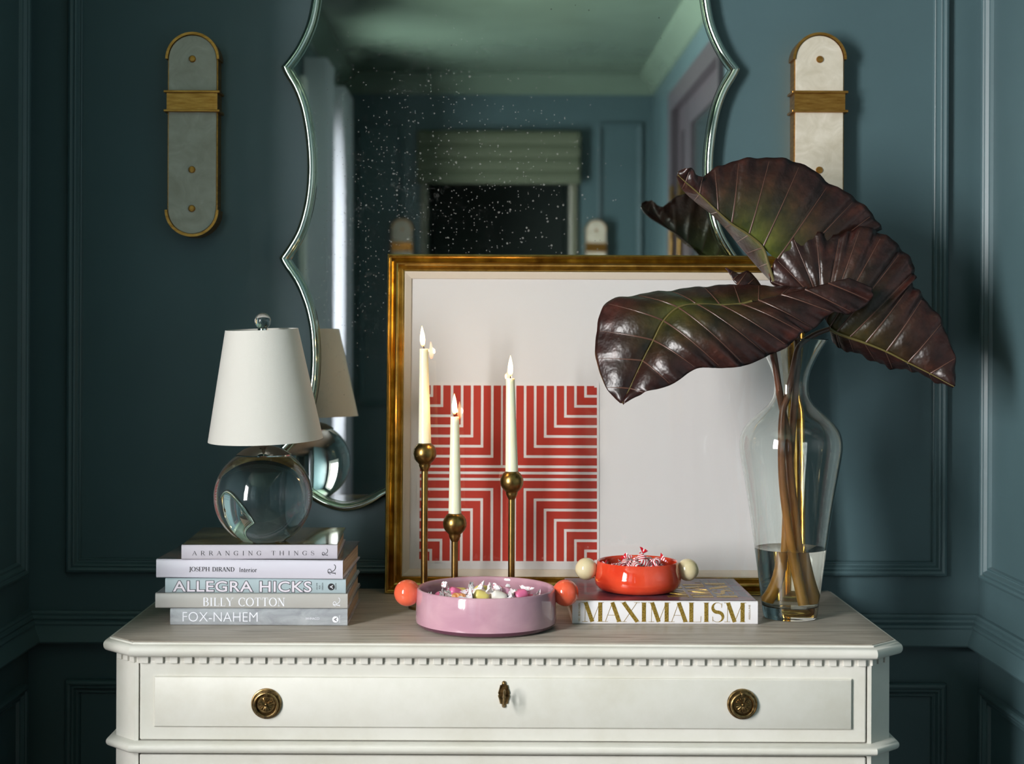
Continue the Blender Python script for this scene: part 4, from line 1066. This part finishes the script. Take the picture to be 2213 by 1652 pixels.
# ------------------------------------------------------------------ vase, water
DV = 2.492; vx = at(1708, 1200, DV).x; vy = DV - D
VP = [(1337,54),(1333,57.5),(1300,62),(1250,68.5),(1190,76.5),(1100,89),(1040,99),(1000,106),(975,109.5),(955,109),(935,103),(915,89),(897,69.5),(880,51),(864,40.5),(848,36.5),(828,36.5),(806,41.5),(785,50),(762,62),(745,73),(736,79)]
def vz(py): return EYE - (py + 2.6 - VY) * DV / F   # camera roll taken out at the vase
vase = empty('vase', (vx, vy, TOPZ), 'tall clear glass vase with a narrow neck holding three leaf stems', 'vase')
outer = [(S(hw, DV), vz(py) - TOPZ) for py, hw in VP]
z0_ = outer[0][1]; outer = [(r, max(0.0004, z - z0_ + 0.0004)) for r, z in outer]
outer = [(p.x, p.y) for p in cr([Vector((r, z, 0)) for r, z in outer], 4)]
tw_ = 0.0022; zin = 0.0200
def rin(z):
    for (r0, a), (r1, b_) in zip(outer, outer[1:]):
        if a <= z <= b_: return r0 + (r1-r0)*(z-a)/max(1e-9, b_-a) - tw_
    return outer[-1][0]-tw_
inner = [(r - tw_, z) for r, z in outer if z > zin+0.006]
prof = [(0, 0.0004)] + outer + [(outer[-1][0]-tw_*0.5, outer[-1][1]+0.0006)] + inner[::-1] + [(rin(zin+0.003)-0.001, zin+0.003), (rin(zin)-0.006, zin), (0, zin)]
mm = MB(); mm.lathe(prof, (vx, vy, TOPZ), 96); mm.build('glass_body', M['vase_glass'], vase, smooth=60)
zw = vz(1187) - TOPZ - z0_
wp = [(0, zin-0.0002), (rin(zin)-0.006, zin-0.0002), (rin(zin+0.003)-0.0008, zin+0.0028)] + [(r+0.0003, z) for r, z in inner if z < zw] + [(rin(zw)+0.0003, zw), (rin(zw)-0.002, zw-0.0006), (0, zw-0.0006)]
mm = MB(); mm.lathe(wp, (vx, vy, TOPZ), 96); wo = mm.build('water', M['water'], smooth=60); tag(wo, 'clear water filling the bottom of the glass vase', 'water')

# ------------------------------------------------------------------ dark elephant-ear leaves
m_ = mat('dark_leaf_blade', (60, 36, 34), 0.33, spec=0.42, coat=0.06); M['leaf'] = m_
at_ = nd(m_, 'ShaderNodeAttribute'); at_.attribute_name = 'green'
v = coords(m_); n1 = noise(m_, v, 26, 5, 0.6)
dark = ramp(m_, n1, [(0.3, (24, 11, 10)), (0.55, (44, 21, 18)), (0.75, (68, 34, 28))])
grn = ramp(m_, n1, [(0.3, (44, 54, 22)), (0.7, (88, 96, 36))])
mxc = nd(m_, 'ShaderNodeMix'); mxc.data_type = 'RGBA'; lk(m_, at_.outputs['Fac'], mxc.inputs[0]); lk(m_, dark, mxc.inputs[6]); lk(m_, grn, mxc.inputs[7]); setcol(m_, mxc.outputs[2])
bump(m_, noise(m_, v, 34, 3), 0.55, 0.006)
M['vein'] = mat('pinkish_leaf_vein', (84, 56, 46), 0.32); M['vein_g'] = mat('greenish_leaf_vein', (92, 82, 44), 0.32)
M['stem'] = mat('brown_leaf_stem', (104, 66, 40), 0.35, coat=0.2)
_m = M['stem']; _v = coords(_m)       # tan to brown stems; ochre lower end painted brighter as if lit in water (object origin = cut end)
_sx = nd(_m, 'ShaderNodeSeparateXYZ'); lk(_m, _v, _sx.inputs[0])
_h = math_(_m, 'ADD', math_(_m, 'MULTIPLY', _sx.outputs[2], 2.2), math_(_m, 'MULTIPLY', noise(_m, _v, 18, 4), 0.25))
setcol(_m, ramp(_m, _h, [(0.12, (196, 142, 48)), (0.38, (176, 118, 52)), (0.62, (128, 80, 46)), (1.0, (82, 48, 34))]))
def interp(L, t):
    i = min(int(t), len(L)-2); u = t - i
    p0, p1, p2, p3 = L[max(i-1,0)], L[i], L[i+1], L[min(i+2, len(L)-1)]
    if isinstance(p1, (int, float)): return p1 + (p2-p1)*u
    return 0.5*((2*p1) + (p2-p0)*u + (2*p0-5*p1+4*p2-p3)*u*u + (3*p1-p0-3*p2+p3)*u**3)
def half_blade(st, puff, nv=18, nk=8, seed=0, arch=0.0, wave=0.0, gk=1.0):
    """st: stations ((px,py,d) on the rib, (px,py,d) on the edge, green 0..1, bulge in metres) -> rows of points, green values, normals"""
    q = random.Random(seed)
    Sp = [at(*s[0]) for s in st]; Ed = [at(*s[1]) for s in st]; Gr = [s[2]*gk for s in st]; Bu = [s[3] if len(s) > 3 else arch for s in st]
    n = (len(st)-1)*nk
    rows, gs = [], []
    for i in range(n+1):
        t = i/nk if i < n else len(st)-1 - 1e-9
        a, b = interp(Sp, t), interp(Ed, t); g = interp(Gr, t); bu = interp(Bu, t)
        row, gr = [], []
        for j in range(nv+1):
            v_ = j/nv
            p = a.lerp(b, v_) + Vector((0, -1, 0.15))*bu*math.sin(PI*v_**0.8)
            row.append(p); gr.append(max(0, min(1, g*(1-v_)**2.6)))
        rows.append(row); gs.append(gr)
    nor = []
    for i in range(n+1):
        nr = []
        for j in range(nv+1):
            du = rows[min(i+1,n)][j] - rows[max(i-1,0)][j]; dv = rows[i][min(j+1,nv)] - rows[i][max(j-1,0)]
            c = du.cross(dv); nr.append(c.normalized() if c.length > 1e-10 else Vector((0,-1,0)))
        nor.append(nr)
    sgn = 1 if sum(nor[n//2][j].y for j in range(nv+1)) < 0 else -1
    out = []
    for i in range(n+1):
        fr = (i % nk)/nk; k = i//nk
        r_ = []
        for j in range(nv+1):
            v_ = j/nv
            h = puff*(math.sin(PI*fr))**0.8*math.sin(PI*min(1, v_*0.93+0.05))**0.7
            h += wave*v_**3*(math.sin(2*PI*(i/n)*(len(st)-1)*0.9 + seed) + 0.7*math.sin(2*PI*(i/n)*(len(st)-1)*1.7 + 2*seed))
            r_.append(rows[i][j] + nor[i][j]*sgn*h)
        out.append(r_)
    veins = [[out[i][j] + nor[i][j]*sgn*0.0007 for j in range(nv+1)] for i in range(0, n+1, nk)]
    return out, gs, veins
def leaf(name, label, halves, rib, stem, rr=0.0030):
    root = empty(name, stem[-1], label, 'leaf', 'dark elephant-ear leaves in the vase')
    mb = MB(); gv = []; vn = MB()
    for hb in halves:
        rows, gs, veins = hb
        mb.grid(rows); gv += [g for r_ in gs for g in r_]
        for vv in veins[1:-1]:
            k = len(vv); mm_ = k-2; vn.tube(vv[:mm_+1], [0.0016*(1-0.75*i/mm_) for i in range(mm_+1)], 6)
    # build the blade by hand so the green attribute keeps its vertex order
    me = bpy.data.meshes.new('blade'); o0 = root.location
    me.from_pydata([tuple(p - o0) for p in mb.v], [], mb.f); me.materials.append(M['leaf'])
    at2 = me.attributes.new('green', 'FLOAT', 'POINT')
    for i, g in enumerate(gv): at2.data[i].value = g
    for p in me.polygons: p.use_smooth = True
    bl = bpy.data.objects.new('blade', me); C.objects.link(bl); bl.parent = root
    md = bl.modifiers.new('solid', 'SOLIDIFY'); md.thickness = 0.0011; md.offset = 0
    vn.build('veins', M['vein'], root, smooth=60)
    rb = cr([at(*p) for p in rib], 5); n = len(rb)
    mm = MB(); mm.tube(rb, [rr*(0.25+0.75*i/(n-1)) for i in range(n)], 10); mm.build('midrib', M['vein_g'], root, smooth=60)
    sp = cr(stem, 6); n = len(sp)
    mm = MB(); mm.tube(sp, [0.0040 + 0.0032*(i/(n-1))**0.8 for i in range(n)], 16); mm.build('stem', M['stem'], root, smooth=60)
    return root

zs = TOPZ + zin + 0.0006
def base(dx, dy): return Vector((vx + dx, vy + dy, zs + 0.003))
# leaf at the back, top: its left half is folded away, the right half fans up and over
A_r = [((1464,377,2.474),(1466,371,2.474),0,0), ((1482,394,2.478),(1492,362,2.470),0,0.0), ((1512,420,2.482),(1515,384,2.486),0.0,0.002), ((1552,458,2.488),(1543,365,2.505),0.25,0.005), ((1581,484,2.492),(1597,346,2.512),0.55,0.008), ((1618,508,2.496),(1664,341,2.518),0.9,0.010), ((1648,535,2.500),(1730,353,2.522),1.0,0.010), ((1680,560,2.506),(1794,396,2.526),0.75,0.010), ((1720,566,2.512),(1850,430,2.530),0.4,0.008), ((1760,560,2.518),(1886,464,2.534),0.2,0.004), ((1800,545,2.524),(1906,496,2.538),0.05,0.0)]
A_l = [((1464,377,2.474),(1462,382,2.476),0,0), ((1482,394,2.478),(1474,408,2.492),0,0), ((1512,420,2.482),(1500,434,2.512),0.1,0), ((1552,458,2.488),(1536,462,2.530),0.4,0), ((1581,484,2.492),(1566,492,2.545),0.7,0), ((1618,508,2.496),(1592,524,2.550),1,0), ((1648,535,2.500),(1612,548,2.548),1,0), ((1660,570,2.502),(1638,578,2.540),1,0), ((1672,610,2.504),(1664,606,2.525),1,0)]
ribA = [(1464,377,2.473),(1482,394,2.476),(1512,420,2.480),(1552,458,2.485),(1581,484,2.489),(1618,508,2.493),(1648,535,2.497),(1660,570,2.499),(1672,608,2.501)]
stA = [at(1664,590,2.503), at(1690,640,2.506), at(1716,700,2.502), at(1724,762,2.498), at(1718,860,2.500), at(1711,947,2.504), at(1702,1060,2.508), base(-0.012, 0.016) + Vector((0.004, 0, 0.06)), base(-0.021, 0.022)]
leaf('leaf', 'highest dark leaf with a green base, rising in front of the right sconce', [half_blade(A_r, 0.0042, seed=3, wave=0.003), half_blade(A_l, 0.0015, seed=5)], ribA, stA)
# leaf hanging to the right
B_u = [((2062,836,2.470),(2064,834,2.470),0,0), ((2010,808,2.482),(2063,775,2.478),0.05,0.004), ((1962,784,2.490),(2036,697,2.486),0.15,0.008), ((1915,760,2.494),(1996,643,2.494),0.35,0.010), ((1870,742,2.496),(1972,612,2.500),0.5,0.012), ((1835,730,2.497),(1978,585,2.503),0.6,0.012), ((1808,718,2.497),(1952,541,2.508),0.6,0.012), ((1793,706,2.497),(1908,506,2.510),0.55,0.012), ((1785,692,2.497),(1860,490,2.512),0.45,0.012), ((1779,678,2.497),(1815,508,2.512),0.35,0.010), ((1774,664,2.497),(1762,504,2.510),0.25,0.010), ((1768,652,2.498),(1712,514,2.508),0.2,0.008), ((1758,646,2.498),(1676,560,2.504),0.1,0.006), ((1745,642,2.499),(1664,608,2.500),0.05,0.004), ((1725,640,2.500),(1688,622,2.498),0.0,0.0)]
B_d = [((2062,836,2.470),(2060,838,2.472),0,0), ((2010,808,2.482),(2016,822,2.500),0,0), ((1962,784,2.490),(1972,801,2.525),0,0), ((1915,760,2.494),(1930,797,2.540),0,0), ((1870,742,2.496),(1893,782,2.545),0,0), ((1835,730,2.497),(1846,762,2.540),0.05,0), ((1808,720,2.497),(1815,754,2.530),0.15,0), ((1793,712,2.497),(1796,728,2.515),0.4,0)]
ribB = [(2062,836,2.468),(2010,808,2.480),(1962,784,2.488),(1915,760,2.492),(1870,742,2.494),(1835,730,2.495),(1808,720,2.495),(1793,711,2.495)]
stB = [at(1793,711,2.497), at(1760,724,2.494), at(1728,748,2.490), at(1716,790,2.486), at(1702,856,2.482), at(1692,890,2.480), at(1689,967,2.478), at(1694,1070,2.480), base(0.010, -0.006) + Vector((-0.004, 0, 0.06)), base(0.016, -0.008)]
leaf('leaf', 'almost black leaf drooping to the right beside the wall panel', [half_blade(B_u, 0.0046, seed=8, wave=0.004, gk=0.55), half_blade(B_d, 0.0018, seed=9, wave=0.002)], ribB, stB)
# leaf reaching forward to the left
C_n = [((1345,872,2.395),(1347,873,2.395),0,0), ((1361,840,2.400),(1392,849,2.388),0,0.002), ((1389,780,2.408),(1450,832,2.384),0.1,0.008), ((1412,736,2.414),(1506,797,2.386),0.35,0.012), ((1434,694,2.420),(1560,796,2.388),0.75,0.016), ((1465,665,2.428),(1612,790,2.392),0.9,0.018), ((1505,658,2.436),(1660,769,2.398),0.7,0.018), ((1556,660,2.444),(1702,750,2.404),0.45,0.016), ((1600,658,2.448),(1733,720,2.412),0.2,0.014), ((1640,650,2.450),(1758,712,2.424),0.05,0.010), ((1690,638,2.450),(1798,678,2.430),0,0.006), ((1740,626,2.450),(1842,677,2.436),0,0.003), ((1790,612,2.448),(1882,650,2.442),0,0.0), ((1834,601,2.447),(1886,622,2.445),0,0)]
C_f = [((1345,872,2.395),(1340,871,2.397),0,0), ((1361,840,2.400),(1310,838,2.408),0,0.004), ((1389,780,2.408),(1288,775,2.425),0.1,0.008), ((1412,736,2.414),(1290,715,2.440),0.3,0.010), ((1434,694,2.420),(1309,656,2.455),0.6,0.012), ((1465,665,2.428),(1375,638,2.470),0.9,0.010), ((1505,658,2.436),(1450,628,2.482),0.9,0.006), ((1556,660,2.444),(1520,620,2.490),0.7,0.004), ((1600,658,2.448),(1585,616,2.494),0.5,0.002), ((1640,650,2.450),(1640,617,2.492),0.2,0.0), ((1690,638,2.450),(1706,621,2.484),0.05,0), ((1740,626,2.450),(1745,622,2.470),0.0,0)]
C_k = [((1567,580,2.500),(1568,579,2.500),0,0), ((1578,594,2.498),(1583,586,2.503),0,0), ((1584,606,2.496),(1598,592,2.508),0,0.002), ((1594,616,2.494),(1616,586,2.512),0,0.004), ((1612,620,2.494),(1632,600,2.512),0,0.003), ((1636,622,2.494),(1645,618,2.508),0,0)]
ribC = [(1345,872,2.393),(1361,840,2.398),(1389,780,2.406),(1412,736,2.412),(1434,694,2.418),(1465,665,2.426),(1505,658,2.434),(1556,660,2.442),(1600,658,2.447),(1625,652,2.449)]
stC = [at(1615,655,2.450), at(1645,690,2.462), at(1663,728,2.470), at(1672,765,2.476), at(1688,868,2.484), at(1702,947,2.492), at(1711,1050,2.494), base(0.026, 0.008) + Vector((-0.006, 0, 0.06)), base(0.030, 0.010)]
leaf('leaf', 'glossy maroon leaf reaching left over the picture, lowest of the three', [half_blade(C_n, 0.0044, seed=1, wave=0.0040, gk=0.6), half_blade(C_f, 0.0025, seed=2, wave=0.001, gk=0.8), half_blade(C_k, 0.001, seed=4, nv=8)], ribC, stC)
